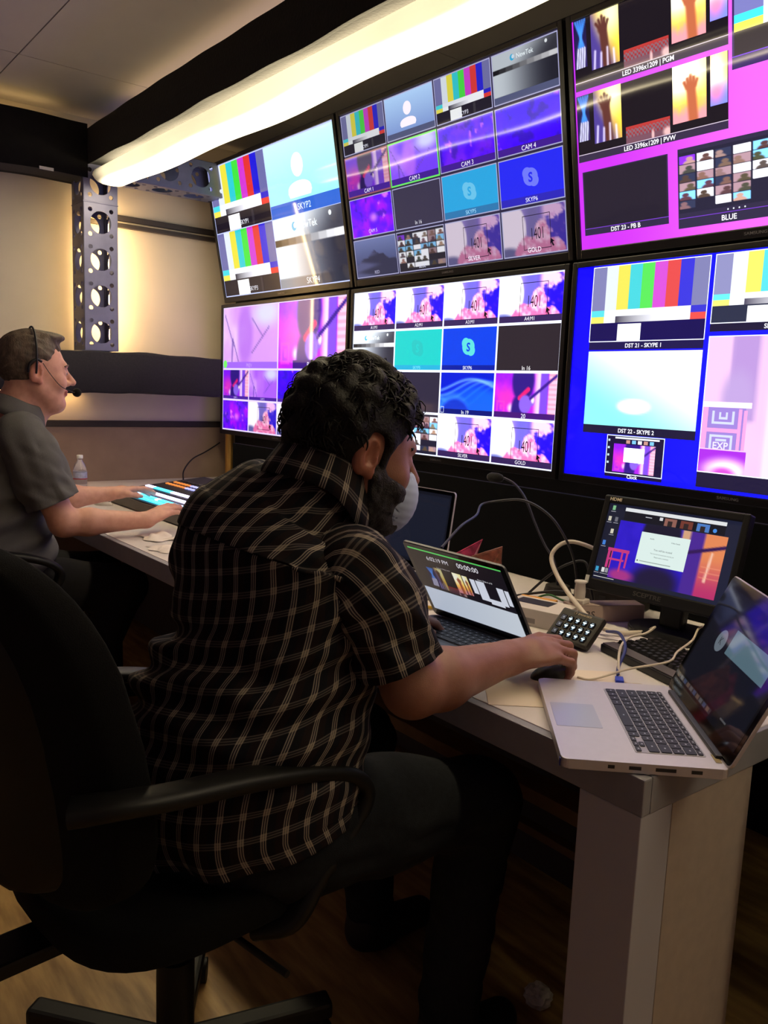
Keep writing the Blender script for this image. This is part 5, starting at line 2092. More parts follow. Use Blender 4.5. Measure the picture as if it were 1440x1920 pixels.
def plaid_mat():
    m = bpy.data.materials.new('plaid_cotton')
    m.use_nodes = True
    nt = m.node_tree
    L = nt.links.new
    b = nt.nodes['Principled BSDF']
    b.inputs['Roughness'].default_value = .85
    b.inputs['Specular IOR Level'].default_value = .2
    at = nt.nodes.new('ShaderNodeAttribute')
    at.attribute_name = 'cloth'
    sp = nt.nodes.new('ShaderNodeSeparateXYZ')
    L(at.outputs['Vector'], sp.inputs[0])

    def M(op, *a):
        n = nt.nodes.new('ShaderNodeMath')
        n.operation = op
        for i, x in enumerate(a):
            if isinstance(x, (int, float)):
                n.inputs[i].default_value = x
            else:
                L(x, n.inputs[i])
        return n.outputs[0]

    def masks(x, per):
        f = M('ABSOLUTE', M('SUBTRACT', M('FRACT', M('DIVIDE', x, per)), .5))
        l0 = M('LESS_THAN', f, .022)
        l1 = M('COMPARE', f, .105, .021)
        band = M('LESS_THAN', f, .15)
        alt = M('GREATER_THAN', M('FRACT', M('DIVIDE', x, per * 2)), .5)
        return M('MAXIMUM', l0, l1), band, alt
    lu, bu, au = masks(sp.outputs['X'], .0345)
    lv, bv, av = masks(sp.outputs['Y'], .0400)

    def mixc(fac, a, c2):
        n = nt.nodes.new('ShaderNodeMix')
        n.data_type = 'RGBA'
        if isinstance(fac, (int, float)):
            n.inputs['Factor'].default_value = fac
        else:
            L(fac, n.inputs['Factor'])
        for k, x in (('A', a), ('B', c2)):
            if isinstance(x, tuple):
                n.inputs[k].default_value = (*lin(x), 1)
            else:
                L(x, n.inputs[k])
        return n.outputs['Result']
    base = mixc(M('MULTIPLY', au, .8), (14, 13, 20), (30, 17, 18))
    base = mixc(M('MULTIPLY', bu, .6), base, (52, 48, 58))
    base = mixc(M('MULTIPLY', bv, .5), base, (48, 44, 50))
    c = mixc(M('MULTIPLY', lv, .32), base, (140, 130, 122))
    c = mixc(M('MULTIPLY', lu, .62), c, (178, 164, 150))
    both = M('MULTIPLY', bu, bv)
    c = mixc(M('MULTIPLY', both, .22), c, (215, 198, 175))
    L(c, b.inputs['Base Color'])
    n = nt.nodes.new('ShaderNodeTexNoise')
    n.inputs['Scale'].default_value = 900
    L(at.outputs['Vector'], n.inputs['Vector'])
    bp = nt.nodes.new('ShaderNodeBump')
    bp.inputs['Strength'].default_value = .3
    bp.inputs['Distance'].default_value = .001
    L(n.outputs['Fac'], bp.inputs['Height'])
    L(bp.outputs['Normal'], b.inputs['Normal'])
    return m


def unit(a):
    a = np.array(a, float)
    return a / np.linalg.norm(a)


def sleeve(name, pts, rs, m, parent, seed, yaw=0.0, ns=46, nt_=60, amp=.006, flat=1.0):
    """short sleeve along pts with radii rs"""
    P0 = catmull(np.concatenate([np.array(pts), np.array(rs)[:, None]], 1), ns)
    cen, r = P0[:, :3], P0[:, 3]
    tan = np.gradient(cen, axis=0)
    tan /= np.linalg.norm(tan, axis=1)[:, None]
    ref = np.array([cos(yaw), sin(yaw), 0.15])
    e1 = ref - tan * (tan @ ref)[:, None]
    e1 /= np.linalg.norm(e1, axis=1)[:, None]
    e2 = np.cross(tan, e1)
    th = np.linspace(0, 2 * pi, nt_, endpoint=False)
    u = th[None] * np.mean(r) + 0 * r[:, None]
    v = np.concatenate([[0], np.cumsum(np.linalg.norm(np.diff(cen, axis=0), axis=1))])[:, None] + 0 * u
    R = r[:, None] * np.ones((1, nt_))
    w = ss(0, .5, v / v.max())
    R = R + amp * (vn3(u, v, 26, 9, seed) + .8 * vn3(u + v, v - u, 40, 12, seed + 1)) * (0.4 + w) * 2
    P = cen[:, None] + (e1[:, None] * np.cos(th)[None, :, None] * flat + e2[:, None] * np.sin(th)[None, :, None]) * R[..., None]
    return cloth_obj(name, P, u, v, m, parent)


def collar(name, c, yaw, tilt, rx, ry, h, fall, m, parent, gap=.35, seed=0, spread=.03):
    """shirt collar: stand and turned-down fall, open at the front"""
    n = 64
    prof = [(0, -.01, .0), (.001, h * .5, 0), (.003, h * .92, 0), (.006, h * 1.02, 0), (.010, h * .95, 0), (.016, h * .55, .3), (.022, h * .1, .7), (.026, -fall, 1.0)]
    Rm = np.array(Matrix.Rotation(yaw, 3, 'Z') @ Matrix.Rotation(-tilt, 3, 'X'))
    P = np.zeros((len(prof), n, 3))
    U = np.zeros((len(prof), n))
    Vv = np.zeros((len(prof), n))
    for j in range(n):
        th = -pi / 2 + gap + (2 * pi - 2 * gap) * j / (n - 1) + pi    # leaves the front (+y) open
        for i, (o, z, k) in enumerate(prof):
            q = np.array([(rx + o) * cos(th), (ry + o) * sin(th), z])
            fr = ss(.2, .75, sin(th) * .5 + .5)
            q[2] -= .028 * fr * k + .012 * fr
            q[:2] *= 1 + spread * fr * k
            P[i, j] = np.array(c) + Rm @ q
            U[i, j] = (th - pi / 2 * 3) * (rx + .01)
            Vv[i, j] = sum(math.hypot(prof[a + 1][0] - prof[a][0], prof[a + 1][1] - prof[a][1]) for a in range(i))
    return cloth_obj(name, P, U, Vv, m, parent, wrap=False, rot=0)
# ================================================================== man in the plaid shirt
m_plaid = plaid_mat()
m_skin1 = skin_mat('tan_skin', None)
m_hair1 = mat('dark_hair', (15, 11, 11), .58, spec=.3, var=.4, vscale=60, bump=.6, bscale=240)
m_denim = mat('dark_denim', (25, 27, 32), .9, spec=.2, var=.2, vscale=90, bump=.3, bscale=500)
m_shoe = mat('dark_shoe', (22, 20, 20), .6)

man1 = thing('person', 'bearded man in a dark plaid short-sleeved shirt leaning over the desk', 'person', (3.16, -1.57, 0))
H1 = Head((3.207, -1.388, 1.192), radians(-14), radians(12.5), roll=radians(2), k=1.06, nose=1.05)
NB = np.array((3.186, -1.452, 1.112))          # neck base
SR, ER, WR = np.array((3.322, -1.445, .995)), np.array((3.374, -1.375, .806)), np.array((3.343, -1.116, .803))
SL, EL, WL = np.array((2.992, -1.515, .985)), np.array((2.90, -1.36, .805)), np.array((2.985, -1.14, .792))
HIP = np.array((3.165, -1.575, .56))
KR, KL = np.array((3.345, -1.17, .535)), np.array((2.985, -1.19, .53))
AR, AL = np.array((3.35, -1.23, .10)), np.array((2.99, -1.14, .10))
fistc = [(.30, .95, .6), (.36, 1.05, .6), (.40, 1.05, .6), (.45, 1.0, .55)]
typec = [(.35, .5, .3), (.4, .5, .3), (.4, .5, .3), (.4, .45, .3)]


def body1(P):
    d = H1.sdf(P)
    d = smin(d, s_rc(P, H1.world((0, -.035, -.055)), NB, .057, .060), .03)
    d = smin(d, s_rc(P, NB + (-.07, -.03, -.075), NB + (.07, -.01, -.075), .034, .034), .04)
    d = smin(d, s_rc(P, NB + (-.03, -.05, -.135), HIP + (0, .02, .06), .095, .13), .06)
    for S, E, W in ((SR, ER, WR), (SL, EL, WL)):
        d = smin(d, s_rc(P, S, E, .056, .047), .03)
        m = E * .72 + W * .28
        d = smin(d, chain(P, [E, m, W], [.050, .052, .033], .02), .02)
    d = smin(d, hand_sdf(P, WR, (.22, 1, .10), (.22, 0, 1), (-1, 0, 0), fistc, k=1.12, thumb=(.3, .35), sep=1.12), .02)
    d = smin(d, hand_sdf(P, WL, (.1, 1, -.02), (0, 0, 1), (1, 0, 0), typec, k=1.0), .02)
    for K, A, sx in ((KR, AR, 1), (KL, AL, -1)):
        d = smin(d, chain(P, [HIP + (sx * .1, .04, -.01), K, A], [.075, .05, .035], .02), .03)
    return d


def tint1(V):
    q = H1.loc(F32(V))
    c = np.zeros((len(V), 3)) + lin((150, 102, 86))
    lipm = s_el(q, (0, .095, -.064), (.026, .014, .014)) < 0
    c[lipm] = lin((165, 92, 82))
    ear = np.abs(q[:, 0]) > .076
    c[ear & (np.abs(q[:, 2]) < .06)] = lin((160, 98, 80))
    return c


lo, hi = bbox_fn([H1.c, AR, AL, KL, KR, SL, SR, WL, HIP], .17)
lo[2] = .02
V, Fq = sdf_mesh(body1, lo, hi, .0042)
np_obj('body', V, Fq, m_skin1, man1, True, {'Tint': ('color', tint1(V))})

# hair, beard, mask ----------------------------------------------------
rg = np.random.default_rng(12)


def hairline1(y):
    return np.interp(y, [-.13, -.085, -.05, -.028, -.012, .012, .03, .05, .075, .1, .13], [-.052, -.058, -.062, -.04, .030, .032, .012, .03, .058, .078, .09]).astype(np.float32)


curl = []
while len(curl) < 900:
    v = rg.normal(size=3)
    v /= np.linalg.norm(v)
    p = np.array((0, -.016, .039)) + v * np.array((.0865, .111, .1055)) * (1 + .03 * rg.random())
    if p[2] > hairline1(p[1]) + (.055 if -.065 < p[1] < .05 else .012):
        curl.append((p, .007 + .006 * rg.random()))


def hair1(P):
    q = H1.loc(P)
    nz = F32(vnoise(q[:, 0] * 30 + q[:, 2] * 12 + 40, q[:, 1] * 30 + q[:, 2] * 22 + 40, 1.5, 1.5, 5)) - .5
    d = s_el(q, (0, -.017, .040), (.0875, .113, .1065)) + nz * .007
    for p, r in curl[:110]:
        e = np.sqrt(((q - F32(p)) ** 2).sum(1)) - r
        d = smin(d, e, .012)
    d = smax(d, (hairline1(q[:, 1]) - q[:, 2]) * .8 + nz * .01, .008)
    x = np.abs(q[:, 0:1])
    m = np.concatenate([x, q[:, 1:]], 1)
    d = smin(d, s_rc(m, (.072, .026, .03), (.0685, .022, -.035), .008, .007), .012)     # sideburn
    return d * H1.k


lo, hi = bbox_fn([H1.c], .17)
V, Fq = sdf_mesh(hair1, lo, hi, .0034)
mbh = MB()
mbh.v = V.tolist()
mbh.f = [tuple(f) for f in Fq.tolist()]
mbh.sm = [True] * len(mbh.f)
for k in range(900):           # wavy locks lying over the head, some standing off in loose curls
    p, r = curl[k]
    n = unit(p - np.array((0, -.012, .02)))
    t = np.cross(n, (1, 0, 0)) + .9 * rg.normal(size=3) * .6
    t = unit(t - n * (t @ n))
    b2 = np.cross(n, t)
    loose = rg.random() < .22
    rad = (.005 + .006 * rg.random()) if loose else (.002 + .004 * rg.random())
    ph = rg.random() * 6
    L = .03 + .03 * rg.random()
    f = .45 + .5 * rg.random()
    pts = []
    for i in range(10):
        a = ph + i * f
        s_ = L * (i / 9 - .5)
        q = p + n * ((.004 if loose else .001) - 5.0 * s_ * s_ + .002 * sin(i)) + t * s_ + (n * cos(a) * .7 + b2 * sin(a)) * rad
        pts.append(tuple(H1.world(q)))
    w0 = .0011 if loose else .0021
    mbh.tube(pts, [w0 * (.35 + .9 * sin(pi * (i + .3) / 9.6)) for i in range(10)], 5)
mbh.build('hair', m_hair1, man1, True)


def beard1(P):
    q = H1.loc(P)
    x = np.abs(q[:, 0:1])
    m = np.concatenate([x, q[:, 1:]], 1)
    d = H1.face(q) - .009
    reg = np.maximum(q[:, 2] + .026 + .35 * np.clip(q[:, 1] - .035, 0, .1), .004 - q[:, 1] - .15 * (q[:, 2] + .03))
    d = smax(d, reg, .012)
    d = smin(d, s_rc(m, (.066, .020, -.02), (.061, .018, -.065), .0095, .011), .012)
    nz = F32(vnoise(q[:, 0] * 60 + q[:, 2] * 40 + 40, q[:, 1] * 60 + q[:, 2] * 30 + 40, 2.2, 2.2, 5)) - .5
    return (d + nz * .006) * H1.k


V, Fq = sdf_mesh(beard1, *bbox_fn([H1.world((0, .04, -.07))], .13), .0036)
np_obj('beard', V, Fq, mat('greying_beard', (34, 28, 27), .7, var=.7, vscale=160, bump=.8, bscale=420), man1)


def mask1(P):
    q = H1.loc(P)
    d = s_el(q, (0, .074, -.066), (.054, .058, .066))
    d = smax(d, -s_el(q, (0, .071, -.066), (.051, .055, .064)), .002)
    d = smax(d, (.056 + .35 * (q[:, 2] + .06) - q[:, 1]) * .9, .003)
    d = smax(d, (q[:, 2] + .012 + .15 * np.abs(q[:, 0])) * .9, .003)
    pl = np.abs(((q[:, 2] * 75) % 1) - .5)
    return (d + F32(pl) * .0012) * H1.k


V, Fq = sdf_mesh(mask1, *bbox_fn([H1.world((0, .075, -.065))], .11), .0022)
mk = np_obj('face_mask', V, Fq, mat('mask_paper', (172, 184, 216), .8, var=.04, vscale=50), man1)
for sx in (-1, 1):
    MB().tube([tuple(H1.world(p)) for p in bez([(sx * .012, .0925, .022), (sx * .028, .0905, .027), (sx * .044, .079, .022)], 12)], .0035, 6).build('eyebrow', m_hair1, man1, True)

# shirt -----------------------------------------------------------------
Y1, Y2 = radians(8), radians(13)
rings1 = [(3.172, -1.568, .55, Y1, .220, .165, .182), (3.165, -1.576, .60, Y1, .226, .17, .190), (3.163, -1.576, .66, Y1, .226, .18, .184), (3.164, -1.566, .73, Y1, .220, .185, .172),
          (3.166, -1.545, .80, Y1, .204, .18, .150), (3.165, -1.530, .86, Y1, .194, .165, .133), (3.158, -1.520, .93, Y2, .198, .15, .136), (3.150, -1.505, 1.0, Y2, .200, .125, .145),
          (3.158, -1.488, 1.047, Y2, .178, .105, .128), (3.168, -1.475, 1.080, Y2, .142, .09, .108), (3.178, -1.466, 1.100, Y2, .106, .084, .094), (3.184, -1.458, 1.116, Y2, .089, .081, .084), (3.190, -1.449, 1.132, Y2, .082, .079, .08)]
P, u, v = loft(rings1, 170, 150, 2.35)
N = loft_normals(P)
if np.mean((N * (P - P.mean(axis=1, keepdims=True))).sum(2)) < 0:
    N = -N
vz = P[..., 2]
lowb = ss(.62, .72, vz) * (1 - ss(.84, .93, vz))
disp = .010 * vn3(u, v, 9, 7, 3) + .006 * vn3(u + .4 * v, v, 22, 16, 8)
disp += lowb * ((.008 + .009 * ss(.0, .15, -u)) * np.sin((v + .25 * np.abs(u) + .03 * vn3(u, v, 12, 5, 6)) * 2 * pi / .075) * (.35 + vnoise(u + 9, v + 9, 7, 6, 44)))
disp += .012 * ss(.8, .95, vz) * (1 - ss(1.0, 1.06, vz)) * np.sin((u * .8 - v + .03 * vn3(u, v, 9, 9, 17)) * 2 * pi / .11) * ss(.05, .22, np.abs(u)) * .6
disp += (1 - ss(.5, .62, vz)) * .012 * np.sin(u * 2 * pi / .13 + 1)
P = P + N * disp[..., None]
# yoke seam: the panel above it is cut on the other grain
ys_ = ss(.985, .99, vz + .10 * ss(.0, .25, np.abs(u)))
sh1 = thing('x', 'x', 'x')
bpy.data.objects.remove(sh1)
k_y = int(np.argmax(P[:, 0, 2] > 1.045))
shirt = cloth_obj('shirt', P[:k_y + 1], u[:k_y + 1], v[:k_y + 1], m_plaid, man1)
uy = v[k_y:] * 1.0 + .011
Py = P[k_y:] + N[k_y:] * .0035
yk = cloth_obj('yoke', Py, u[k_y:] * .96 + .012, uy, m_plaid, shirt)
sleeve('sleeve', [SR + (-.075, -.03, .018), SR + (-.02, -.008, .004), SR * .75 + ER * .25 + (.004, 0, 0), SR * .45 + ER * .55 + (.004, -.006, 0), SR * .22 + ER * .78 + (.004, -.01, .0)], [.060, .076, .081, .080, .081], m_plaid, shirt, 31, yaw=.2 + pi)
sleeve('sleeve', [SL + (.075, .0, .018), SL + (.02, -.0, .004), SL * .75 + EL * .25, SL * .45 + EL * .55, SL * .2 + EL * .8], [.060, .074, .079, .078, .078], m_plaid, shirt, 57, yaw=.2)
collar('collar', NB + (.003, .002, .016), radians(4), radians(24), .079, .08, .046, .016, m_plaid, shirt, gap=.55)


# jeans and shoes ---------------------------------------------------------
def jeans1(P):
    d = s_el(P, HIP + (0, -.01, -.005), (.19, .165, .115))
    for K, A, sx in ((KR, AR, 1), (KL, AL, -1)):
        d = smin(d, chain(P, [HIP + (sx * .105, .03, -.012), K * .5 + HIP * .5 + (sx * .05, .0, .005), K], [.108, .096, .077], .03), .04)
        d = smin(d, chain(P, [K, A + (0, 0, -.0)], [.074, .056], .03), .03)
    wr = F32(vnoise(P[:, 1] * 8 + 9, P[:, 0] * 5 + P[:, 2] * 14 + 9, 3, 3, 9)) - .5
    d = d + wr * .010
    return smax(d, .075 - P[:, 2], .01)


lo, hi = bbox_fn([HIP, KR, KL, AR, AL], .21)
lo[2] = .03
V, Fq = sdf_mesh(jeans1, lo, hi, .008)
np_obj('jeans', V, Fq, m_denim, man1)
for A in (AR, AL):
    def shoe(P, A=A):
        d = s_rc(P, A + (0, -.02, -.045), A + (0, .15, -.06), .043, .036)
        d = smin(d, s_rc(P, A + (0, -.01, .0), A + (0, .02, -.05), .045, .045), .03)
        return smax(d, .002 - P[:, 2], .006)
    V, Fq = sdf_mesh(shoe, A + (-.08, -.1, -.115), A + (.08, .23, .08), .006)
    np_obj('shoe', V, Fq, m_shoe, man1)
# ================================================================== man in the grey shirt
m_skin2 = skin_mat('fair_skin', None)
m_grey = mat('grey_cotton', (98, 96, 96), .85, spec=.2, var=.12, vscale=12, bump=.25, bscale=500)
m_hair2 = mat('brown_grey_hair', (88, 72, 60), .6, var=.45, vscale=70, bump=.5, bscale=300, stretch=(1, 1, .3))
m_trou = mat('dark_trousers', (28, 27, 32), .9, spec=.2, var=.15, vscale=60)
man2 = thing('person', 'man in a grey short-sleeved shirt with headset working the switcher panel', 'person', (1.27, -1.5, 0))
H2 = Head((1.335, -1.405, 1.315), radians(-4), radians(2), k=1.07, nose=1.1, jaw=1.12)
NB2 = np.array((1.31, -1.475, 1.165))
SR2, ER2, WR2 = np.array((1.475, -1.485, 1.085)), np.array((1.515, -1.37, .808)), np.array((1.545, -1.09, .803))
SL2, EL2, WL2 = np.array((1.105, -1.43, 1.085)), np.array((1.03, -1.25, .825)), np.array((1.045, -1.045, .835))
HIP2 = np.array((1.27, -1.56, .56))
KR2, KL2 = np.array((1.44, -1.13, .545)), np.array((1.16, -1.12, .54))
AR2, AL2 = np.array((1.43, -1.32, .10)), np.array((1.17, -1.1, .10))
flat2 = [(.15, .3, .2), (.18, .35, .25), (.2, .35, .25), (.25, .35, .25)]


def body2(P):
    d = H2.sdf(P)
    d = smin(d, s_rc(P, H2.world((0, -.03, -.055)), NB2, .060, .072), .03)
    d = smin(d, s_rc(P, H2.world((0, .045, -.1)), NB2 + (0, .05, -.01), .03, .05), .04)
    d = smin(d, s_rc(P, NB2 + (-.12, .03, -.06), NB2 + (.12, -.02, -.06), .045, .045), .04)
    d = smin(d, s_rc(P, NB2 + (0, -.01, -.1), HIP2 + (0, .03, .06), .115, .14), .06)
    for S, E, W in ((SR2, ER2, WR2), (SL2, EL2, WL2)):
        d = smin(d, s_rc(P, S, E, .056, .047), .03)
        m = E * .7 + W * .3
        d = smin(d, chain(P, [E, m, W], [.047, .046, .028], .02), .02)
    d = smin(d, hand_sdf(P, WR2, (-.35, 1, .30), (.2, -.2, 1), (-1, 0, 0), flat2, k=1.05, thumb=(.5, .2), spread=.12), .02)
    d = smin(d, hand_sdf(P, WL2, (-.1, 1, .12), (-.2, -.1, 1), (1, 0, 0), flat2, k=1.05, thumb=(.5, .2), spread=.12), .02)
    for K, A, sx in ((KR2, AR2, 1), (KL2, AL2, -1)):
        d = smin(d, chain(P, [HIP2 + (sx * .09, .04, -.01), K, A], [.075, .05, .035], .02), .03)
    return d


def tint2(V):
    q = H2.loc(F32(V))
    c = np.zeros((len(V), 3)) + lin((214, 158, 138))
    c[s_el(q, (0, .0955, -.064), (.026, .014, .0135)) < 0] = lin((188, 110, 104))
    c[(np.abs(q[:, 0]) > .076) & (np.abs(q[:, 2]) < .06)] = lin((214, 146, 128))
    return c


lo, hi = bbox_fn([H2.c, AR2, AL2, KL2, KR2, SL2, SR2, WL2, WR2, HIP2], .18)
lo[2] = .02
V, Fq = sdf_mesh(body2, lo, hi, .0045)
np_obj('body', V, Fq, m_skin2, man2, True, {'Tint': ('color', tint2(V))})


def hairline2(y):
    return np.interp(y, [-.13, -.085, -.05, -.03, -.014, .012, .025, .045, .06, .08, .1, .13], [-.05, -.058, -.062, -.045, .030, .034, .03, .06, .085, .095, .099, .11]).astype(np.float32)


def hair2(P):
    q = H2.loc(P)
    nz = F32(vnoise(np.arctan2(q[:, 0], q[:, 2] + .02) * 9 + 40, q[:, 1] * 40 + 40, 1.6, 1.0, 3)) - .5
    d = s_el(q, (0, -.016, .035), (.0825, .104, .0985)) + nz * .006
    d = smin(d, s_el(q, (0, .045, .112), (.045, .045, .016)) + nz * .004, .02)
    d = smax(d, (hairline2(q[:, 1]) - q[:, 2] - .02 * (np.abs(q[:, 0]) < .04)) * .8 + nz * .008, .006)
    return d * H2.k


V, Fq = sdf_mesh(hair2, *bbox_fn([H2.c], .17), .004)
np_obj('hair', V, Fq, m_hair2, man2)
for sx in (-1, 1):
    MB().tube([tuple(H2.world(p)) for p in bez([(sx * .014, .0985, .021), (sx * .03, .0965, .0265), (sx * .046, .084, .021)], 12)], .003, 6).build('eyebrow', mat('brow_hair', (120, 92, 78), .7), man2, True)
    e = H2.world((sx * .031, .0825, -.001))
    bm = bmesh.new()
    bmesh.ops.create_uvsphere(bm, u_segments=14, v_segments=10, radius=.0115)
    ey = MB().bm(bm, Matrix.Translation(e), True)
    ey.build('eye', mat('eye_white', (205, 200, 198), .3), man2, True)
    bm = bmesh.new()
    bmesh.ops.create_uvsphere(bm, u_segments=12, v_segments=8, radius=.0055)
    MB().bm(bm, Matrix.Translation(H2.world((sx * .031, .0905, -.0015))), True).build('iris', mat('eye_iris', (60, 62, 70), .3), man2, True)

rings2 = [(1.275, -1.55, .50, 0, .212, .17, .18), (1.27, -1.555, .58, 0, .222, .19, .185), (1.268, -1.55, .68, 0, .22, .205, .175), (1.268, -1.54, .78, -.03, .213, .20, .17),
          (1.272, -1.525, .88, -.08, .208, .18, .165), (1.28, -1.508, .97, -.12, .208, .155, .155), (1.285, -1.495, 1.05, -.14, .208, .132, .142), (1.29, -1.483, 1.105, -.14, .188, .108, .118),
          (1.297, -1.475, 1.14, -.12, .14, .09, .095), (1.303, -1.47, 1.163, -.1, .098, .08, .08), (1.307, -1.468, 1.178, -.1, .08, .074, .074)]
P, u, v = loft(rings2, 120, 110, 2.35)
N = loft_normals(P)
if np.mean((N * (P - P.mean(axis=1, keepdims=True))).sum(2)) < 0:
    N = -N
vz = P[..., 2]
disp = .014 * vn3(u, v, 8, 6, 23) + .008 * vn3(u - .5 * v, v, 20, 14, 28)
disp += (ss(.55, .66, vz) * (1 - ss(.86, .96, vz))) * .012 * np.sin((v - .3 * u) * 2 * pi / .1 + 1)
P = P + N * disp[..., None]
shirt2 = cloth_obj('shirt', P, u, v, m_grey, man2)
sleeve('sleeve', [SR2 + (-.075, .02, .018), SR2 + (-.02, 0, .004), SR2 * .72 + ER2 * .28, SR2 * .45 + ER2 * .55, SR2 * .26 + ER2 * .74], [.074, .088, .09, .088, .088], m_grey, shirt2, 71, yaw=.0)
sleeve('sleeve', [SL2 + (.075, -.02, .018), SL2 + (.02, 0, .004), SL2 * .72 + EL2 * .28, SL2 * .45 + EL2 * .55, SL2 * .26 + EL2 * .74], [.074, .088, .088, .084, .084], m_grey, shirt2, 77, yaw=.0)
collar('collar', NB2 + (0, .006, .012), radians(-4), radians(14), .080, .084, .045, .018, m_grey, shirt2, gap=.5, spread=.12)


def trousers2(P):
    d = s_el(P, HIP2 + (0, -.01, -.005), (.185, .165, .115))
    for K, A, sx in ((KR2, AR2, 1), (KL2, AL2, -1)):
        d = smin(d, chain(P, [HIP2 + (sx * .1, .03, -.012), K * .5 + HIP2 * .5 + (sx * .04, .0, .005), K], [.108, .096, .079], .03), .04)
        d = smin(d, chain(P, [K, A], [.076, .06], .03), .03)
    return smax(d, .075 - P[:, 2], .01)


lo, hi = bbox_fn([HIP2, KR2, KL2, AR2, AL2], .21)
lo[2] = .03
V, Fq = sdf_mesh(trousers2, lo, hi, .010)
np_obj('trousers', V, Fq, m_trou, man2)
for A in (AR2, AL2):
    def shoe(P, A=A):
        d = s_rc(P, A + (0, -.02, -.045), A + (0, .15, -.06), .043, .036)
        d = smin(d, s_rc(P, A + (0, -.01, .0), A + (0, .02, -.05), .045, .045), .03)
        return smax(d, .002 - P[:, 2], .006)
    V, Fq = sdf_mesh(shoe, A + (-.08, -.1, -.115), A + (.08, .23, .08), .008)
    np_obj('shoe', V, Fq, m_shoe, man2)

# headset (worn, but a thing of its own)
hs = thing('headset', 'black headset with foam microphone worn by the man in grey', 'headset', tuple(H2.c))
m_hs = mat('headset_black', (18, 16, 18), .45)
band = [tuple(H2.world((.092 * sin(a), -.012, .028 + .112 * cos(a)))) for a in np.linspace(-1.9, 1.9, 40)]
MB().tube(band, .0035, 8).build('headband', m_hs, hs, True)
MB().tube([tuple(H2.world(p)) for p in bez([(.083, .004, .03), (.089, -.012, .036), (.09, -.032, .022), (.084, -.036, -.005)], 20)], .0042, 8).build('ear_hook', m_hs, hs, True)
MB().tube([tuple(H2.world(p)) for p in bez([(.084, .008, .026), (.082, .03, -.005), (.074, .065, -.042), (.05, .105, -.058), (.03, .122, -.060)], 30)], .0013, 6).build('boom', m_hs, hs, True)
bm = bmesh.new()
bmesh.ops.create_uvsphere(bm, u_segments=20, v_segments=14, radius=.0155)
MB().bm(bm, Matrix.Translation(H2.world((.024, .128, -.060))), True).build('foam_ball', m_black, hs, True)
for sx in (-1, 1):
    o = MB().lathe([(0, -.006), (.022, -.006), (.026, 0), (.022, .006), (0, .006)], 20)
    if sx == -1:
        o.build('ear_pad', m_hs, hs).matrix_basis = Matrix.Translation(inv_of(hs) @ Vector(H2.world((-.097, -.01, -.005)))) @ Matrix.Rotation(pi / 2, 4, 'Y')


# ================================================================== office chairs
m_chair = mat('chair_fabric', (11, 10, 11), .95, spec=.2, var=.2, vscale=300, bump=.4, bscale=700)
m_plast = mat('chair_plastic', (15, 14, 14), .5, spec=.35)


def cushion(w, d, h, ex=3.2, n=26, dome=.012, seed=1):
    """rounded cushion centred at origin: superellipsoid"""
    P = []
    for i in range(n + 1):
        a = -pi / 2 + pi * i / n
        row = []
        for j in range(40):
            b_ = 2 * pi * j / 40
            ca, sa, cb2, sb = cos(a), sin(a), cos(b_), sin(b_)
            f = lambda q, e: math.copysign(abs(q) ** e, q)
            e1, e2 = .35, 2 / ex
            row.append((w / 2 * f(ca, e1) * f(cb2, e2), d / 2 * f(ca, e1) * f(sb, e2), h / 2 * f(sa, e1)))
        P.append(row)
    return np.array(P)


def flat_tube(pts, w, t, side, n=60):
    """band with rounded section w (along side) x t"""
    C = np.array(bez(pts, n))
    tan = np.gradient(C, axis=0)
    tan /= np.linalg.norm(tan, axis=1)[:, None]
    s = np.array(side, float)
    S = s - tan * (tan @ s)[:, None]
    S /= np.linalg.norm(S, axis=1)[:, None]
    U = np.cross(S, tan)
    th = np.linspace(0, 2 * pi, 16, endpoint=False)
    f = lambda q: np.sign(q) * np.abs(q) ** .6
    P = C[:, None] + S[:, None] * (w / 2 * f(np.cos(th)))[None, :, None] + U[:, None] * (t / 2 * f(np.sin(th)))[None, :, None]
    mb = MB().grid(P, wrap_v=True)
    mb.add(P[0].tolist(), [tuple(range(16))])
    mb.add(P[-1].tolist(), [tuple(range(16))[::-1]])
    return mb


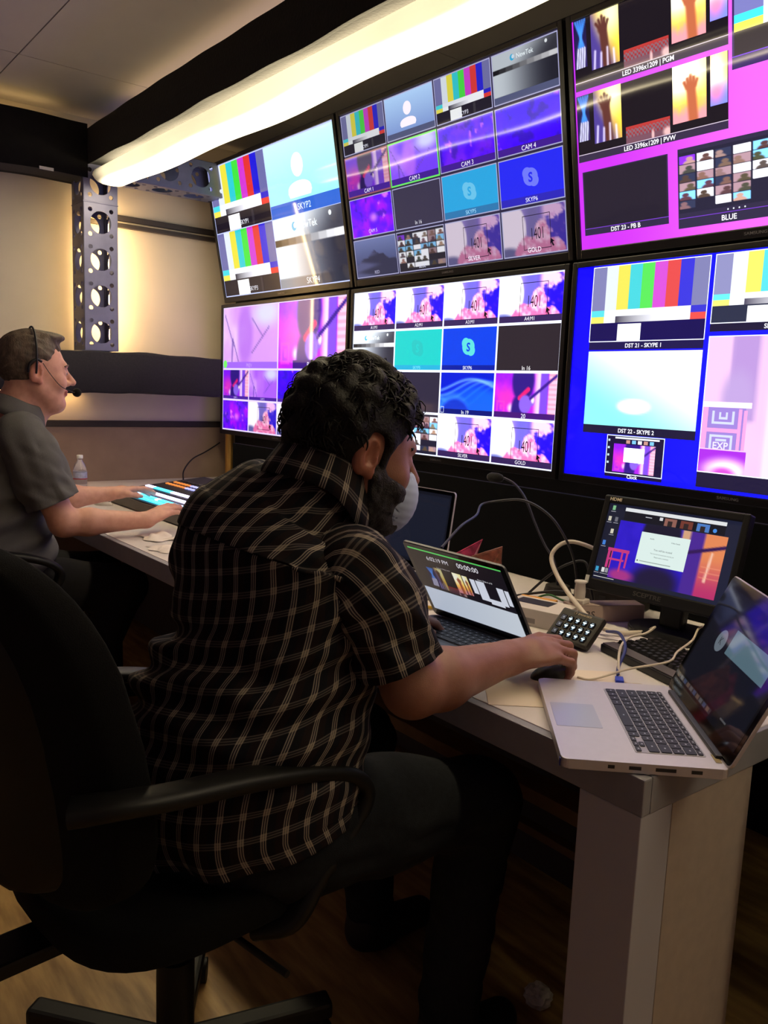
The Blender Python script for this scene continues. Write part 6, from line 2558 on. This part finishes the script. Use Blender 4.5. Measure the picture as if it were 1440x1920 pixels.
def office_chair(label, loc, rotz, back_tilt=.22, back_h=.55):
    r = thing('office_chair', label, 'chair', loc, rotz, group='black office chairs at the desk')
    P = cushion(.51, .50, .085)
    P[..., 2] += .465 + .02 * (P[..., 0] / .25) ** 2 - .015 * np.clip(P[..., 1] / .25, 0, 1) ** 2
    MB().grid(P, wrap_v=True).build('seat', m_chair, r)
    MB().box((0, 0, .415), (.30, .28, .03), bev=.008).build('seat_pan', m_plast, r)
    # backrest: upright cushion that wraps round the sitter
    Q = cushion(.50, back_h, .085, ex=4.0)
    B = np.empty_like(Q)
    xx, yy, zz = Q[..., 0], Q[..., 1], Q[..., 2]
    hh = yy + back_h / 2
    B[..., 0] = xx * (1 - .16 * ss(.35, .6, hh))
    B[..., 1] = -.245 - zz + .07 * (xx / .25) ** 2 - hh * math.tan(back_tilt) + .02 * np.sin(hh * 6)
    B[..., 2] = .53 + hh
    MB().grid(B, wrap_v=True).build('backrest', m_chair, r)
    S2 = [[(x * .74, y - .03 - .02 * cos(x * 7), .53 + (z - .50) * .86) for (x, y, z) in row] for row in B[::2].tolist()]
    MB().grid([[(p[0], p[1], p[2]) for p in row] for row in S2], wrap_v=True).build('back_shell', m_plast, r)
    MB().bx((-.04, -.36, .40), (.04, -.08, .425), bev=.006).bx((-.04, -.36, .40), (.04, -.335, .60), bev=.006).build('back_bar', m_plast, r)
    for sx in (-1, 1):
        arm = flat_tube([(sx * .235, -.29, .742), (sx * .266, -.24, .748), (sx * .278, -.17, .742), (sx * .278, -.04, .726), (sx * .278, .08, .704), (sx * .278, .155, .676), (sx * .277, .185, .64), (sx * .275, .165, .59), (sx * .268, .10, .52), (sx * .255, .06, .455), (sx * .20, .03, .425)], .055, .026, (1, 0, 0), 90)
        arm.build('armrest', m_plast, r)
    MB().cyl((0, 0, .13), (0, 0, .40), .025, 18).cyl((0, 0, .10), (0, 0, .27), .034, 18).build('gas_column', m_plast, r)
    MB().cyl((.1, .0, .40), (.30, .02, .395), .006, 8).build('height_lever', m_plast, r)
    for k in range(5):
        a = 2 * pi * k / 5 + 1.2
        M = Matrix.Rotation(a, 4, 'Z')
        MB().bx((.02, -.022, .075), (.30, .022, .11), bev=.008).build('base_leg', m_plast, r).matrix_basis = M
        ca = MB().cyl((.285, -.022, .026), (.285, -.006, .026), .026, 16).cyl((.285, .006, .026), (.285, .022, .026), .026, 16).cyl((.285, 0, .03), (.285, 0, .08), .008, 10)
        ca.bx((.265, -.006, .02), (.305, .006, .05), bev=.004)
        ca.build('caster', m_plast, r).matrix_basis = M
    return r


office_chair('black office chair the plaid-shirted man sits on, nearest the camera', (3.095, -1.67, 0), radians(6))
office_chair('black office chair under the man in the grey shirt', (1.27, -1.58, 0), radians(0))
# black board standing at the rear of the desk
bb = MB().bx((.78, -.345, DZ + .001), (3.70, -.325, 1.018), bev=.003).build('black_backboard', mat('black_felt', (9, 9, 12), .95, spec=.1, var=.2, vscale=200))
tag(bb, 'black fabric backboard standing at the rear of the desk below the televisions', 'board')
